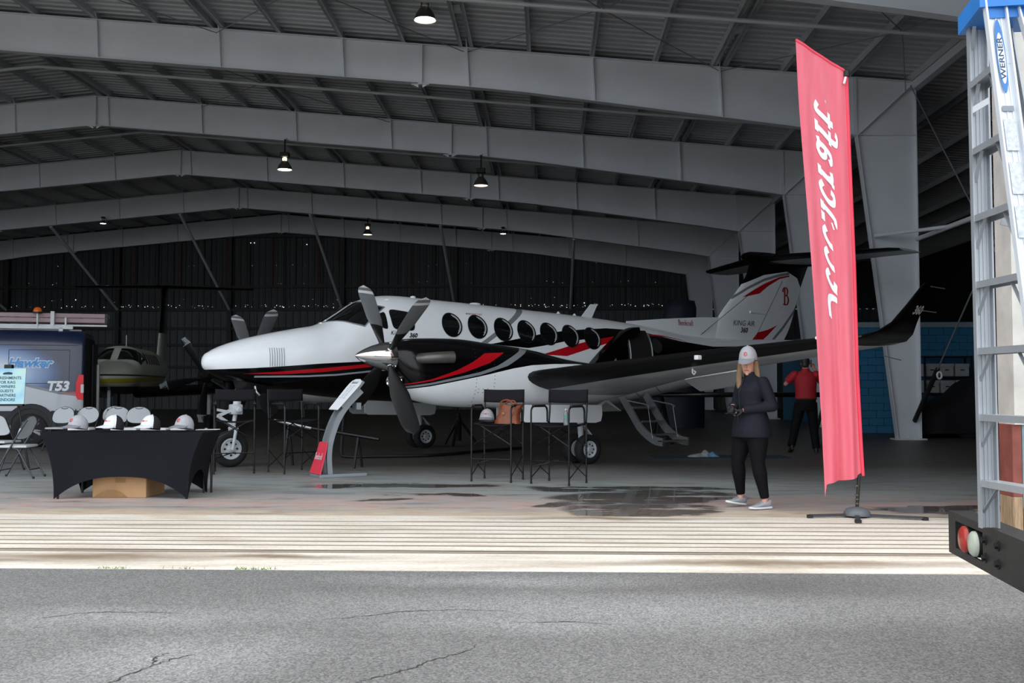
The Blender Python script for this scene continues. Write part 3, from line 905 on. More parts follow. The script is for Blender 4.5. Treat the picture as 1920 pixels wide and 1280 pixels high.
def blade_mat(name, c0, bands=True):
    t = NT(name)
    sp = t.n('ShaderNodeSeparateXYZ'); t.l(t.tc.outputs['Object'], sp.inputs[0])
    r = sp.outputs[2]
    tip = t.math('MAXIMUM', t.math('GREATER_THAN', r, 1.285), band_x(t, r, 1.17, 1.225))
    if not bands: tip = t.math('MULTIPLY', tip, 0.0)
    dk = t.math('LESS_THAN', r, .56)
    c = t.mix(tip, t.mix(dk, c0, S('#0c0c0d')), S('#cfd0d0'))
    t.col(t.mul(c, t.ramp(t.noise(9, 3), [(.3, (.92,) * 3), (.7, (1.04,) * 3)])))
    t.rough(.5)
    return t.m
m_blade_g, m_blade_k = blade_mat('grey_blade_face', S('#6d7072')), blade_mat('black_blade_face', S('#0b0b0d'), False)

YAW = radians(180 + 35.14)
PL = thing('twin_turboprop_airplane', 'white and black twin turboprop airplane with red stripes and round cabin windows', 'airplane', (-.37, 18.95, 0), YAW)
xs = [5.41, 5.40, 5.385, 5.35, 5.3, 5.24, 5.17, 5.08, 4.97] + [4.85 - .11 * k for k in range(0, 122)]
xs = [x for x in xs if x > -8.5] + [-8.5]
fus = MB().loft([body_ring(FUS, x, 48) for x in xs]).build('fuselage', m_fus, PL, True, 60)
# patches that lie on the skin
def patch(poly_fn, off, name, m, par, nu=14, nv=4, tab=FUS, cy=0.0):
    return MB().grid(lambda a, b: side_pt(tab, *poly_fn(a, b), off, cy), nu, nv).build(name, m, par, True)
def disc_patch(x0, z0, rx, rz, off, name, m, par, r0=0.0, n=28, rings=4, tab=FUS, cy=0.0, ang0=0, ang1=2 * pi, tilt=0.0):
    return MB().grid(lambda a, b: side_pt(tab, x0 + rx * (r0 + (1 - r0) * b) * cos(ang0 + (ang1 - ang0) * a) + tilt * rz * (r0 + (1 - r0) * b) * sin(ang0 + (ang1 - ang0) * a), z0 + rz * (r0 + (1 - r0) * b) * sin(ang0 + (ang1 - ang0) * a), off, cy), n, rings).build(name, m, par, True)
m_wframe = mat('dark_window_frame', S('#16181a'), .35)
m_ring = mat('pale_window_ring', S('#e2e4e5'), .4)
def round_window(x, z, r=.195, off=.004):
    w = disc_patch(x, z, r, r * 1.04, off, 'cabin_window', m_glass, PL)
    disc_patch(x, z, r * 1.06, r * 1.1, off + .003, 'window_frame', m_wframe, w, r0=.93)
    disc_patch(x, z, r * .90, r * .94, off + .004, 'polarised_ring', m_ring, w, r0=.945, ang0=pi * .55, ang1=pi * 1.32, n=20, rings=1)
    disc_patch(x, z, r * .80, r * .84, off + .004, 'polarised_ring', m_ring, w, r0=.955, ang0=pi * .6, ang1=pi * 1.25, n=20, rings=1)
for x, z in ((1.28, 2.32), (.75, 2.305), (.2, 2.275), (-.31, 2.25), (-.82, 2.225), (-1.33, 2.2), (-1.86, 2.17)):
    round_window(x, z)
w = disc_patch(-3.56, 2.07, .15, .15, .004, 'cabin_window', mat('dim_rear_glass', S('#2c2c2b'), .2), PL)
# cockpit side windows
def quad(p00, p10, p11, p01):
    P = [Vector(p) for p in (p00, p10, p11, p01)]
    def fn(a, b):
        # rounded corners by pulling the parameter square towards a superellipse
        A, B_ = 2 * a - 1, 2 * b - 1
        q = max(abs(A), abs(B_), 1e-6); n = (abs(A) ** 5 + abs(B_) ** 5) ** .2
        k = q / n if n > 0 else 1
        a2, b2 = (A * k + 1) / 2, (B_ * k + 1) / 2
        p = P[0] * (1 - a2) * (1 - b2) + P[1] * a2 * (1 - b2) + P[2] * a2 * b2 + P[3] * (1 - a2) * b2
        return p.x, p.y
    return fn
def grow(q, k):
    c = [sum(p[i] for p in q) / 4 for i in (0, 1)]
    return [(c[0] + (p[0] - c[0]) * k, c[1] + (p[1] - c[1]) * k) for p in q]
for q in ([(2.68, 2.25), (2.54, 2.21), (2.55, 2.49), (2.67, 2.45)], [(2.43, 2.22), (2.05, 2.2), (2.04, 2.49), (2.46, 2.54)]):
    w = patch(quad(*grow(q, 1.1)), .004, 'side_window_frame', m_wframe, PL, 10, 8)
    patch(quad(*q), .007, 'side_window', m_glass, w, 10, 8)
# windscreen: two panes either side of a centre post, each with a pale frame
def top_pt(x, th, off):
    zt, zb, hw = interp(FUS, x)
    zc, hh = (zt + zb) / 2, (zt - zb) / 2
    def P(x_, t_):
        zt, zb, hw = interp(FUS, x_); zc, hh = (zt + zb) / 2, (zt - zb) / 2
        s_, c = sin(t_), cos(t_)
        return Vector((x_, hw * math.copysign(abs(s_) ** (2 / NEXP), s_), zc + hh * math.copysign(abs(c) ** (2 / NEXP), c)))
    p = P(x, th); e = .01
    n = (P(x, th + e) - P(x, th - e)).cross(P(x + e, th) - P(x - e, th)).normalized()
    if n.dot(p - Vector((x, 0, zc))) < 0: n = -n
    return p + n * off
def th_of(x, z):
    zt, zb, hw = interp(FUS, x); zc, hh = (zt + zb) / 2, (zt - zb) / 2
    c = max(min((z - zc) / hh, 1), -1)
    return math.acos(math.copysign(abs(c) ** (NEXP / 2), c))
for sgn, nm in ((1, 'windscreen_pane'), (-1, 'windscreen_pane')):
    lo = smooth_line([(3.43, .06), (3.3, .45), (3.12, .85), (2.94, th_of(2.94, 2.24))], 6)
    hi = smooth_line([(2.84, .05), (2.78, .35), (2.66, .62), (2.52, th_of(2.52, 2.58))], 6)
    n = len(lo) - 1
    def fn(a, b, off, g=0.0):
        i = min(int(a * n), n - 1); f = a * n - i
        p = lo[i].lerp(lo[i + 1], f); q = hi[i].lerp(hi[i + 1], f)
        r = p.lerp(q, b)
        return top_pt(r.x, sgn * r.y, off)
    fr = MB().grid(lambda a, b: fn(a, b, .004), 24, 10).build('windscreen_frame', m_wframe, PL, True)
    MB().grid(lambda a, b: fn(.03 + .94 * a, .06 + .88 * b, .009), 24, 10).build(nm, m_glass, fr, True)
    for e0, e1 in (((0, 0), (1, 0)), ((1, 0), (1, 1)), ((1, 1), (0, 1))):
        MB().tube([fn(e0[0] + (e1[0] - e0[0]) * k / 16, e0[1] + (e1[1] - e0[1]) * k / 16, .006) for k in range(17)], .011, 6).build('frame_trim', m_alu, fr, True)
    MB().tube([fn(.25, .02, .02), fn(.4, .45, .025)], .008, 5).build('wiper', m_black, fr)
# nose louvres, narrow grey strips
for k in range(7):
    x = 4.50 - .036 * k
    MB().grid(lambda a, b: side_pt(FUS, x - .010 * a, 1.575 + .285 * b, .003 + .010 * sin(pi * a)), 4, 8).build('nose_louvre', mat('louvre_grey', S('#8d959b'), .4), PL, True)
# small roof fittings
mb = MB()
for x, l in ((1.75, .05), (.45, .12)):
    zt = interp(FUS, x)[0]
    mb.ball((x, .12, zt), (l, .05, .025))
mb.build('roof_beacon', m_white, PL, True)
for x, h in ((-1.55, .06), (-1.95, .06)):
    zt = interp(FUS, x)[0]
    MB().lathe([(.05, 0), (.03, h * .6), (.01, h)], 10, M=Tr(x, 0, zt - .01)).build('roof_antenna', m_white, PL, True)
mb = MB(); zt = interp(FUS, -2.2)[0]
mb.prism([(-2.08, zt - .04), (-2.36, zt - .04), (-2.52, zt + .25), (-2.55, zt + .27), (-2.36, zt + .265)], -.015, .015, 'y')
mb.build('blade_antenna', m_white, PL)
for x in (3.45, 3.36):
    MB().lathe([(.03, 0), (.02, .02), (.004, .03)], 8, M=Tr(x, .05, interp(FUS, x)[0] - .005)).build('nose_fitting', m_white, PL, True)
# lettering on the skin
def decal(key, x, z, m, par, off=.006, sc=1.0, tab=None, fn=None, name='lettering'):
    vs, fs = TXT[key] if isinstance(key, str) else key
    if fn is None: fn = lambda a, b: side_pt(FUS, x - a * sc, z + b * sc, off)
    return MB().add([fn(a, b) for a, b in vs], fs).build(name, m, par)
m_ink = mat('black_lettering', S('#101113'), .4); m_redink = mat('red_lettering', S('#9b1420'), .4)
m_whiteink = mat('white_lettering', S('#dfe2e4'), .5, var=.02)
decal('ka_f', 2.35, 2.145, m_ink, PL); decal('360f', 2.08, 2.11, m_ink, PL)
decal('emerg', .75, 2.53, m_redink, PL, sc=.8)
# open cabin door: dark opening, curved door leaf, folding stairs
patch(lambda a, b: (-2.78 - .62 * a, 1.25 + 1.12 * b), .004, 'door_opening', mat('dark_cabin_inside', S('#15120f'), .9), PL, 8, 10)
mb = MB()
for a in (-2.79, -3.39):
    mb.tube([side_pt(FUS, a, 1.3 + .1 * k, .012) for k in range(11)], .018, 6)
mb.build('door_jamb', m_alu, PL, True)
mb = MB()
up_ = smooth_line([(-1.66, 1.66), (-2.02, 1.97), (-2.42, 2.23), (-2.76, 2.385), (-2.99, 2.43)], 6)
dn_ = smooth_line([(-2.08, 1.64), (-2.25, 1.80), (-2.5, 2.02), (-2.75, 2.2), (-3.02, 2.32)], 6)
rings = []
for p, q in zip(up_, dn_):
    y0 = max(side_y(FUS, p.x, p.y), .55) + .03
    rings.append([(p.x, y0, p.y), (p.x, y0 + .16, p.y - .01), (q.x, y0 + .16, q.y), (q.x, y0, q.y)])
mb.loft(rings)
mb.build('door_leaf', m_gblack, PL, True, 50)
st = MB()
for a in (-2.5, -3.14):
    L = smooth_line([(a, .74, 1.10), (a, 1.0, .80), (a, 1.3, .47), (a - .03, 1.62, .27), (a - .05, 1.85, .23)], 6)
    n = len(L)
    R = []
    for i, p in enumerate(L):
        d = (L[min(i + 1, n - 1)] - L[max(i - 1, 0)]).normalized()
        nn = Vector((0, -d.z, d.y)) * .075
        R.append([p + nn + Vector((.02, 0, 0)), p - nn + Vector((.02, 0, 0)), p - nn - Vector((.02, 0, 0)), p + nn - Vector((.02, 0, 0))])
    st.loft(R)
stairs = st.build('airstair', m_alu, PL, True, 40)
for y, z in ((.95, .86), (1.2, .60), (1.48, .36), (1.75, .25)):
    MB().bbox(-3.12, -2.52, y - .09, y + .10, z - .015, z + .01, .005).build('step', m_black, stairs)
    MB().box(-3.12, -2.52, y + .095, y + .11, z - .02, z + .015).build('step_edge', m_alu, stairs)
mb = MB()
for a in (-2.5, -3.14):
    mb.tube([(a, .8, 1.0), (a, 1.45, .92), (a, 1.55, .88)], .014, 6)
    mb.tube([(a, 1.5, .9), (a, 1.62, .3)], .006, 5)
mb.build('hand_rail', m_alu, stairs, True)
mb = MB()
mb.tube([(-2.5, 1.45, .92), (-2.5, .72, 1.5)], .006, 5); mb.tube([(-3.14, 1.45, .92), (-3.14, .72, 1.5)], .006, 5)
mb.build('door_cable', m_black, stairs)

# wings
def naca(n=14):
    up, lo = [], []
    for i in range(n + 1):
        x = (1 - cos(pi * i / n)) / 2
        y = 5 * (.2969 * sqrt(x) - .126 * x - .3516 * x * x + .2843 * x ** 3 - .1036 * x ** 4)
        up.append((x, y)); lo.append((x, -y * .9))
    return up[::-1] + lo[1:-1]            # trailing edge, over the top, leading edge, under
AF = naca()
NA = len(AF); ILE = 14
def wing_droop(y):
    for a, b, c, d in ((0, .12, 3.0, .115), (3.0, .115, 4.4, .062), (4.4, .062, 9.5, .04)):
        if y <= c: return b + (d - b) * max(y - a, 0) / (c - a)
    return .04
def wing_loft(secs, nsub=5, dr=None):
    rings = []
    for i in range(len(secs) - 1):
        a, b = secs[i], secs[i + 1]
        for k in range(nsub):
            t = k / nsub
            rings.append(tuple(p * (1 - t) + q * t for p, q in zip(a, b)))
    rings.append(secs[-1])
    out = []
    for y, x0, z, ch, th, can in rings:
        # can: 0 flat wing, 1 upright winglet (thickness runs sideways)
        droop = wing_droop(y) if dr is None else dr
        out.append([(x0 - cx * ch, y + (-can) * cy_ * th, z + (1 - can) * cy_ * th - (1 - can) * cx * ch * droop) for cx, cy_ in AF])
    return out
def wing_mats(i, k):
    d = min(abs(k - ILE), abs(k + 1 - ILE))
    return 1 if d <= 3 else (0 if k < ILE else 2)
for sg in (1, -1):
    secs = [(.45, 1.55, 1.22, 2.30, .38, 0), (2.2, 1.5, 1.31, 2.30, .36, 0), (3.0, 1.37, 1.405, 2.18, .34, 0), (4.5, 1.26, 1.515, 1.92, .28, 0), (6.3, 1.13, 1.655, 1.55, .21, 0), (7.8, 1.0, 1.76, 1.2, .15, 0), (8.38, .93, 1.80, 1.02, .12, 0)]
    R = wing_loft(secs)
    if sg < 0: R = [[(x, -y, z) for x, y, z in r] for r in R]
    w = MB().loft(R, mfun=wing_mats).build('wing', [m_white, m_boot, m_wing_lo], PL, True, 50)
    wl = [(8.38, .93, 1.80, 1.02, .12, 0), (8.56, .80, 1.82, .88, .11, .15), (8.66, .62, 1.88, .68, .09, .45), (8.71, .42, 1.99, .48, .08, .75), (8.75, .20, 2.19, .34, .06, .9), (8.80, -.0, 2.40, .22, .045, .95), (8.82, -.07, 2.46, .12, .02, .95)]
    R = wing_loft(wl, 4)
    if sg < 0: R = [[(x, -y, z) for x, y, z in r] for r in R]
    wlo = MB().loft(R).build('winglet', m_gblack, w, True, 50)
    if sg > 0:
        vs, fs = TXT['360w']
        MB().add([(.05 - a * .62 - b * .35, 8.80 + b * .18, 2.13 + b * .8) for a, b in vs], fs).build('lettering', mat('grey_lettering', S('#b0b3b6'), .5), wlo)
        mb = MB()
        for z, y, x in ((2.42, 8.81, -.2), (2.14, 8.74, -.13)): mb.tube([(x, y, z), (x - .28, y, z - .01)], .006, 5)
        mb.tube([(-.15, 8.2, 1.63), (-.5, 8.2, 1.58)], .006, 5)
        mb.build('static_wick', m_alu, w)
        MB().bbox(.93, 1.0, 8.1, 8.38, 1.80, 1.835, .012).build('landing_light', mat('clear_lamp', S('#e8e6d8'), .15, emit=.15), w)
        MB().tube([(.75, 5.9, 1.50), (.75, 5.9, 1.44), (.75, 5.93, 1.42), (.75, 5.96, 1.45), (.75, 5.93, 1.47)], .012, 6).build('tie_down_ring', m_white, w, True)
        MB().bbox(1.1, 1.18, 6.35, 6.42, 1.60, 1.66, .012).build('stall_vane', m_white, w)
    # flaps hang slightly open behind the wing
    MB().loft([[( -.80 - .0 * t, sg * y, z), (-1.2, sg * y, z - .19), (-1.24, sg * y, z - .2), (-.84, sg * y, z + .05)] for y, z, t in ((.78, .96, 0), (2.2, 1.03, 0))]).build('flap', m_white, w)
    MB().loft([[(-.78 + dx, sg * y, z), (-1.1 + dx, sg * y, z - .16), (-1.14 + dx, sg * y, z - .17), (-.82 + dx, sg * y, z + .05)] for y, z, dx in ((4.3, 1.35, .10), (5.7, 1.49, .27))]).build('flap', m_white, w)

# engine nacelles, propellers, landing gear
NAC = [(3.52, 1.90, 1.48, .21), (3.44, 1.925, 1.30, .245), (3.3, 1.95, 1.13, .295), (3.0, 1.97, 1.02, .34), (2.5, 1.975, .955, .385), (1.95, 1.93, .94, .395), (1.1, 1.84, .93, .385), (.37, 1.70, .94, .36), (-.3, 1.62, 1.0, .3), (-1.2, 1.5, 1.16, .18), (-1.8, 1.42, 1.30, .05)][::-1]
def wheel(par, x, y, R, rr, w, out):
    """tyre with a hub, axle along y; out is the side the hub face looks to"""
    M = Tr(x, y, R) @ Rx(-pi / 2)
    h = w / 2
    prof = [(rr, -h * .7), (rr * 1.12, -h * .95), (R * .86, -h), (R * .96, -h * .7), (R, -h * .35), (R, h * .35), (R * .96, h * .7), (R * .86, h), (rr * 1.12, h * .95), (rr, h * .7)]
    t = MB().lathe(prof, 36, M=M, caps=False).build('tyre', m_tyre, par, True, 50)
    hp = [(rr * 1.02, h * .72), (rr * .98, h * .86), (rr * .86, h * .84), (rr * .8, h * .6), (rr * .35, h * .55), (rr * .3, h * .85), (.01, h * .88)]
    for s_ in (1, -1):
        MB().lathe([(r, z * s_) for r, z in hp], 28, M=M, caps=False).build('wheel_hub', m_gear, t, True, 40)
    mb = MB()
    for k in range(8):
        a = 2 * pi * k / 8
        mb.lathe([(rr * .11, 0), (rr * .11, .006), (.001, .007)], 8, M=M @ Tr(rr * .6 * cos(a), rr * .6 * sin(a), out * h * .60) @ (Matrix.Identity(4) if out > 0 else Rx(pi)))
    mb.build('wheel_slot', m_black, t)['kind'] = 'stuff'
    return t
a1s = {1: -.617, -1: -.78}
for sg in (1, -1):
    cy = sg * 2.615
    nx = sorted(set([3.52, 3.5, 3.47, 3.44, 3.4, 3.35, 3.3, 3.2, 3.1, 3.0] + [3.0 - .12 * k for k in range(1, 41)]), reverse=True)
    nx = [x for x in nx if x >= -1.8]
    nac = MB().loft([body_ring(NAC, x, 36, 0.0, 2.2) for x in nx]).build('engine_nacelle', m_nac, PL, True, 60)
    nac.location = (0, cy, 0)
    # exhaust stacks
    for s2 in (1, -1):
        L = smooth_line([(3.22, s2 * .22, 1.66), (3.15, s2 * .36, 1.665), (3.0, s2 * .44, 1.675), (2.76, s2 * .47, 1.685)], 5)
        MB().tube(L, [.075 + .012 * i / len(L) for i in range(len(L))], 16, caps=False).build('exhaust_stack', m_ex, nac, True)
        MB().lathe([(.07, 0), (.001, .001)], 14, M=along((2.84, s2 * .468, 1.684), (3.2, s2 * .46, 1.68))).build('exhaust_mouth', m_black, nac)
    # chin inlet with polished lip
    MB().tube([(3.47 - .02 * abs(sin(t)), .20 * cos(t), 1.33 + .09 * sin(t)) for t in [2 * pi * k / 24 for k in range(24)]], .028, 8, closed=True).build('inlet_lip', m_chrome, nac, True)
    MB().lathe([(.19, 0), (.001, .002)], 20, M=Tr(3.46, 0, 1.33) @ Ry(pi / 2) @ Matrix.Diagonal((.45, 1, 1, 1))).build('inlet_mouth', m_black, nac)
    mb = MB()
    rv = []
    for zz in [.98 + .055 * k for k in range(18)]: rv += [(2.30, zz), (1.98, zz)]
    for x_ in (2.25, 2.17, 2.09): rv += [(x_, 1.22), (x_, 1.17)]
    for x_, zz in rv:
        zt, zb, hw = interp(NAC, x_)
        if zb + .03 < zz < zt - .05:
            p = side_pt(NAC, x_, zz, .001)
            mb.ball((p.x, p.y, p.z), .007, 6, 4)
    rvt = mb.build('cowl_fastener', m_alu if sg < 0 else mat('fastener_dark', S('#3a3d40'), .4, .5), nac); rvt['kind'] = 'stuff'
    for x_ in (1.97, 1.75):
        MB().grid(lambda a, b: side_pt(NAC, x_ - .1 * a, 1.09 + .035 * b, .003), 3, 2).build('cowl_vent', m_wframe, nac)
    # propeller
    prop = bpy.data.objects.new('propeller', None); COL.objects.link(prop); prop.parent = PL; prop.location = (3.60, cy, 1.693)
    sp = [(.001, .50), (.02, .485), (.06, .43), (.105, .34), (.15, .23), (.185, .11), (.205, .0), (.212, -.08), (.212, -.10), (.001, -.10)]
    MB().lathe(sp, 32, M=Ry(pi / 2), caps=False).build('spinner', m_chrome, prop, True, 50)
    for k in range(4):
        a = a1s[sg] + k * pi / 2
        rings = []
        for i in range(23):
            r = .14 + (1.335 - .14) * i / 22
            f = (r - .14) / 1.195
            ch = .085 + .20 * min(1, max(0, (f - .10) / .35)) ** .8
            if f > .75: ch *= max(.0, 1 - ((f - .75) / .25) ** 3.2) ** .5 * .98 + .02
            th = .075 * (1 - f) ** 2 + .022 * (1 - f * .6)
            if f < .1: th = .085
            tw = radians(4 + 16 * (1 - f))       # feathered, a little washout
            ring = []
            for q in range(12):
                t = 2 * pi * q / 12
                cx, cz = .5 * ch * cos(t), .5 * th * sin(t)
                ring.append((cx * cos(tw) - cz * sin(tw) - .02 * f, cx * sin(tw) + cz * cos(tw), r))
            rings.append(ring)
        bl = MB().loft(rings, mfun=lambda i, k_: 0 if k_ < 6 else 1).build('propeller_blade', [m_blade_g, m_blade_k], prop, True, 70)
        bl.rotation_euler = (-a, 0, 0)
        MB().lathe([(.062, .13), (.066, .2), (.058, .205)], 14, M=Rx(0)).build('blade_cuff', m_chrome, bl, True)
    # main gear, twin wheels
    gr = bpy.data.objects.new('main_gear', None); COL.objects.link(gr); gr.parent = PL; gr.location = (0, cy, 0)
    for dy in (.16, -.16):
        wheel(gr, 0, dy, .242, .135, .165, 1 if dy > 0 else -1)
    mb = MB().tube([(0, 0, .24), (.02, 0, .6), (.05, 0, 1.15)], [.035, .05, .06], 12); mb.tube([(0, -.16, .24), (0, .16, .24)], .03, 8)
    mb.build('strut', m_gear, gr, True)
    mb = MB().bar((-.04, 0, .30), (-.2, 0, .45), .06, .03); mb.bar((-.2, 0, .45), (-.04, 0, .62), .06, .03); mb.bar((.03, 0, .7), (-.55, 0, 1.05), .05, .04)
    mb.build('torque_link', m_gear, gr)
    for s2 in (1, -1):
        pl = [(1.45, .98), (1.45, .76), (1.38, .71), (-.02, .675), (-.13, .70), (-.16, .80), (-.15, .96)]
        MB().prism(pl, s2 * .33 - .012, s2 * .33 + .012, 'y').build('gear_door', m_white, gr)
# nose gear
gr = bpy.data.objects.new('nose_gear', None); COL.objects.link(gr); gr.parent = PL; gr.location = (4.95, 0, 0)
wheel(gr, 0, 0, .285, .165, .17, 1)
mb = MB().tube([(-.16, 0, 1.35), (-.10, 0, .95)], .062, 14); mb.tube([(-.10, 0, .95), (-.05, 0, .62)], .034, 12)
mb.tube([(-.05, .13, .60), (0, .13, .28)], .026, 8); mb.tube([(-.05, -.13, .60), (0, -.13, .28)], .026, 8); mb.tube([(-.05, -.14, .60), (-.05, .14, .60)], .034, 10); mb.tube([(0, -.15, .285), (0, .15, .285)], .022, 8)
mb.build('strut', m_gear, gr, True)
mb = MB().bar((-.08, 0, .92), (.20, 0, .80), .07, .045); mb.bar((.20, 0, .80), (-.04, 0, .64), .07, .045); mb.bar((.02, 0, .86), (.23, 0, .90), .05, .04)
mb.build('torque_link', m_gear, gr)
mb = MB().bbox(-.16, .0, -.09, .13, .82, .98, .02); mb.lathe([(.05, 0), (.05, .07), (.03, .09)], 12, M=Tr(-.08, .12, .9) @ Rx(-pi / 2))
mb.build('steering_collar', m_gear, gr, True)
for s2 in (1, -1):
    MB().prism([(.05, 1.36), (-.6, 1.26), (-.6, 1.14), (.0, 1.2)], s2 * .24 - .01, s2 * .24 + .01, 'y').build('gear_door', m_gblack, gr)
MB().tube([(-.3, .26, 1.26), (-.3, .30, 1.18), (-.36, .3, 1.12)], .02, 8).build('pitot_tube', m_alu, PL, True).location = (4.95, 0, 0)

# tail
FIN = [(-5.70, 2.25), (-5.85, 2.55), (-5.96, 2.77), (-6.23, 3.06), (-6.46, 3.28), (-6.72, 3.54), (-6.90, 3.80), (-7.0, 4.10), (-9.02, 4.10), (-8.9, 3.89), (-8.69, 3.47), (-8.34, 2.64), (-8.02, 2.2)]
le = smooth_line([(x, z, 0) for x, z in FIN[:8]], 3); te = smooth_line([(x, z, 0) for x, z in FIN[8:][::-1]], 6)
def at_z(L, z):
    for p, q in zip(L, L[1:]):
        if min(p.y, q.y) <= z <= max(p.y, q.y) and abs(q.y - p.y) > 1e-6: return p.x + (q.x - p.x) * (z - p.y) / (q.y - p.y)
    return (L[0] if abs(L[0].y - z) < abs(L[-1].y - z) else L[-1]).x
rings = []
for i in range(25):
    z = 2.25 + (4.10 - 2.25) * i / 24
    a, b = at_z(le, z), at_z(te, z)
    rings.append([(a + (b - a) * cx, cy_ * .16 * (1 - .25 * i / 24), z) for cx, cy_ in AF])
fin = MB().loft(rings).build('tail_fin', m_fin, PL, True, 50)
MB().loft([[(x, w, z0), (x, -w, z0), (x, -w * .4, z1), (x, w * .4, z1)] for x, w, z0, z1 in ((-3.3, .02, 2.45, 2.585), (-4.3, .03, 2.3, 2.67), (-5.4, .04, 2.2, 2.745), (-6.1, .05, 2.2, 2.77))]).build('dorsal_fin', m_white, PL)
m_seam = mat('panel_seam', S('#3c4248'), .6)
def fin_y(x, z):
    a, b = at_z(le, z), at_z(te, z)
    f = min(max((x - a) / (b - a), .001), .999)
    k = (z - 2.25) / 1.85
    return .16 * (1 - .25 * k) * 5 * (.2969 * sqrt(f) - .126 * f - .3516 * f * f + .2843 * f ** 3 - .1036 * f ** 4)
MB().tube([(-7.05 - .72 * (z - 2.3), fin_y(-7.05 - .72 * (z - 2.3), z) + .001, z) for z in [2.3 + .06 * k for k in range(24)]], .006, 5).build('rudder_gap', m_seam, fin)
MB().tube([(-6.9 - .55 * k / 10, fin_y(-6.9 - .55 * k / 10, 2.91) + .012 * (1 - k / 10), 2.92 - .003 * k) for k in range(11)], [.03 * (1 - k / 11) + .004 for k in range(11)], 8).build('fin_fairing', m_white, fin, True)
def on_fin(x0, z0, sc): return lambda a, b: (x0 - a * sc, fin_y(x0 - a * sc, z0 + b * sc) + .006, z0 + b * sc)
decal('kingair', 0, 0, m_ink, fin, fn=on_fin(-6.70, 2.655, .98)); decal('360', 0, 0, m_ink, fin, fn=on_fin(-6.70, 2.50, .82))
decal(script2d('B', .13, .05), 0, 0, m_redink, fin, fn=on_fin(-8.20, 3.28, .40), name='emblem')
decal(script2d('Beechcraft', .12, .05), 0, 0, m_redink, PL, fn=lambda a, b: (-4.95 - a * .10, .045, 2.60 + b * .12))
for sg in (1, -1):
    secs = [(.0, -7.15, 4.17, 1.75, .17, 0), (.3, -7.25, 4.17, 1.70, .16, 0), (2.6, -8.28, 4.17, 1.02, .09, 0), (2.8, -8.50, 4.17, .80, .05, 0)]
    R = wing_loft(secs, 5, .03)
    if sg < 0: R = [[(x, -y, z) for x, y, z in r] for r in R]
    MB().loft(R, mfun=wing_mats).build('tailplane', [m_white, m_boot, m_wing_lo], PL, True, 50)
MB().loft([[(x, r * cos(2 * pi * k / 16), 4.16 + r * 1.1 * sin(2 * pi * k / 16)) for k in range(16)] for x, r in ((-6.72, .01), (-6.8, .07), (-7.0, .12), (-7.6, .14), (-8.6, .12), (-9.2, .05), (-9.35, .01))]).build('tail_bullet', m_gblack, PL, True, 50)
MB().tube([(-5.35, 0, 2.32), (-6.4, .6, 3.3)], .006, 5).build('antenna_wire', m_black, PL)
# ------------------------------------------------------------------ parked cream twin with a T tail, far left
m_cream_p = mat('cream_aircraft_paint', S('#c2c3b6'), .35, 0, .1, 2)
m_dkblade = mat('dark_propeller_blade', S('#1b1c1e'), .4)
B2 = [(1.85, 1.5, 1.4, .03), (1.72, 1.62, 1.3, .2), (1.4, 1.76, 1.2, .42), (1.0, 1.86, 1.14, .56), (.62, 1.91, 1.12, .60), (.3, 2.08, 1.1, .63), (0, 2.22, 1.08, .64), (-.4, 2.31, 1.06, .65), (-3.5, 2.31, 1.05, .65), (-5.5, 2.2, 1.3, .5), (-8.5, 2.0, 1.7, .15), (-9.2, 1.95, 1.8, .05)][::-1]
def b2_paint(t, x, y, z):
    lo = t.math('LESS_THAN', t.math('ABSOLUTE', t.math('SUBTRACT', z, t.math('ADD', 1.42, t.math('MULTIPLY', x, -.02)))), .06)
    c = t.mix(lo, S('#c0c1b4'), S('#a89a35'))
    c = t.mix(t.math('LESS_THAN', t.math('ABSOLUTE', t.math('SUBTRACT', z, 1.53)), .02), c, S('#26282a'))
    return t.mix(t.math('LESS_THAN', z, 1.25), c, S('#2a2b2c')), .35
m_b2 = paint('cream_fuselage_with_yellow_stripe', b2_paint)
P2 = thing('parked_twin_airplane', 'cream twin airplane with yellow stripe and dark T tail behind the van', 'airplane', (-10.08, 26.2, 0), radians(-78.7))
MB().loft([body_ring(B2, 1.85 - .1 * k, 32) for k in range(0, 111)]).build('fuselage', m_b2, P2, True, 60)
for k in range(6):
    x0 = -.28 - .42 * k - (.1 if k == 0 else .18)
    w_ = .30 if k == 0 else .24
    fn = quad((x0, 1.84), (x0 - w_, 1.84), (x0 - w_ + .02, 2.12), (x0 + .02, 2.12))
    patch(fn, .006, 'cabin_window', m_glass, P2, 8, 6, tab=B2)
def top2(x, th, off):
    zt, zb, hw = interp(B2, x); zc, hh = (zt + zb) / 2, (zt - zb) / 2
    s_, c = sin(th), cos(th)
    return Vector((x, (hw + off) * math.copysign(abs(s_) ** (2 / NEXP), s_), zc + (hh + off) * math.copysign(abs(c) ** (2 / NEXP), c)))
for sg in (1, -1):
    MB().grid(lambda a, b: top2((.60 - .32 * a) * (1 - b) + (.0 - .3 * a) * b, sg * (.1 + 1.12 * a), .012), 14, 6).build('windscreen_pane', m_glass, P2, True)
    MB().tube([top2(.5, sg * .3, .03), top2(.32, sg * .75, .03)], .008, 5).build('wiper', m_black, P2)
MB().tube([(-1.2, 0, 2.3), (-1.22, 0, 2.62)], .012, 6).build('antenna', m_cream_p, P2)
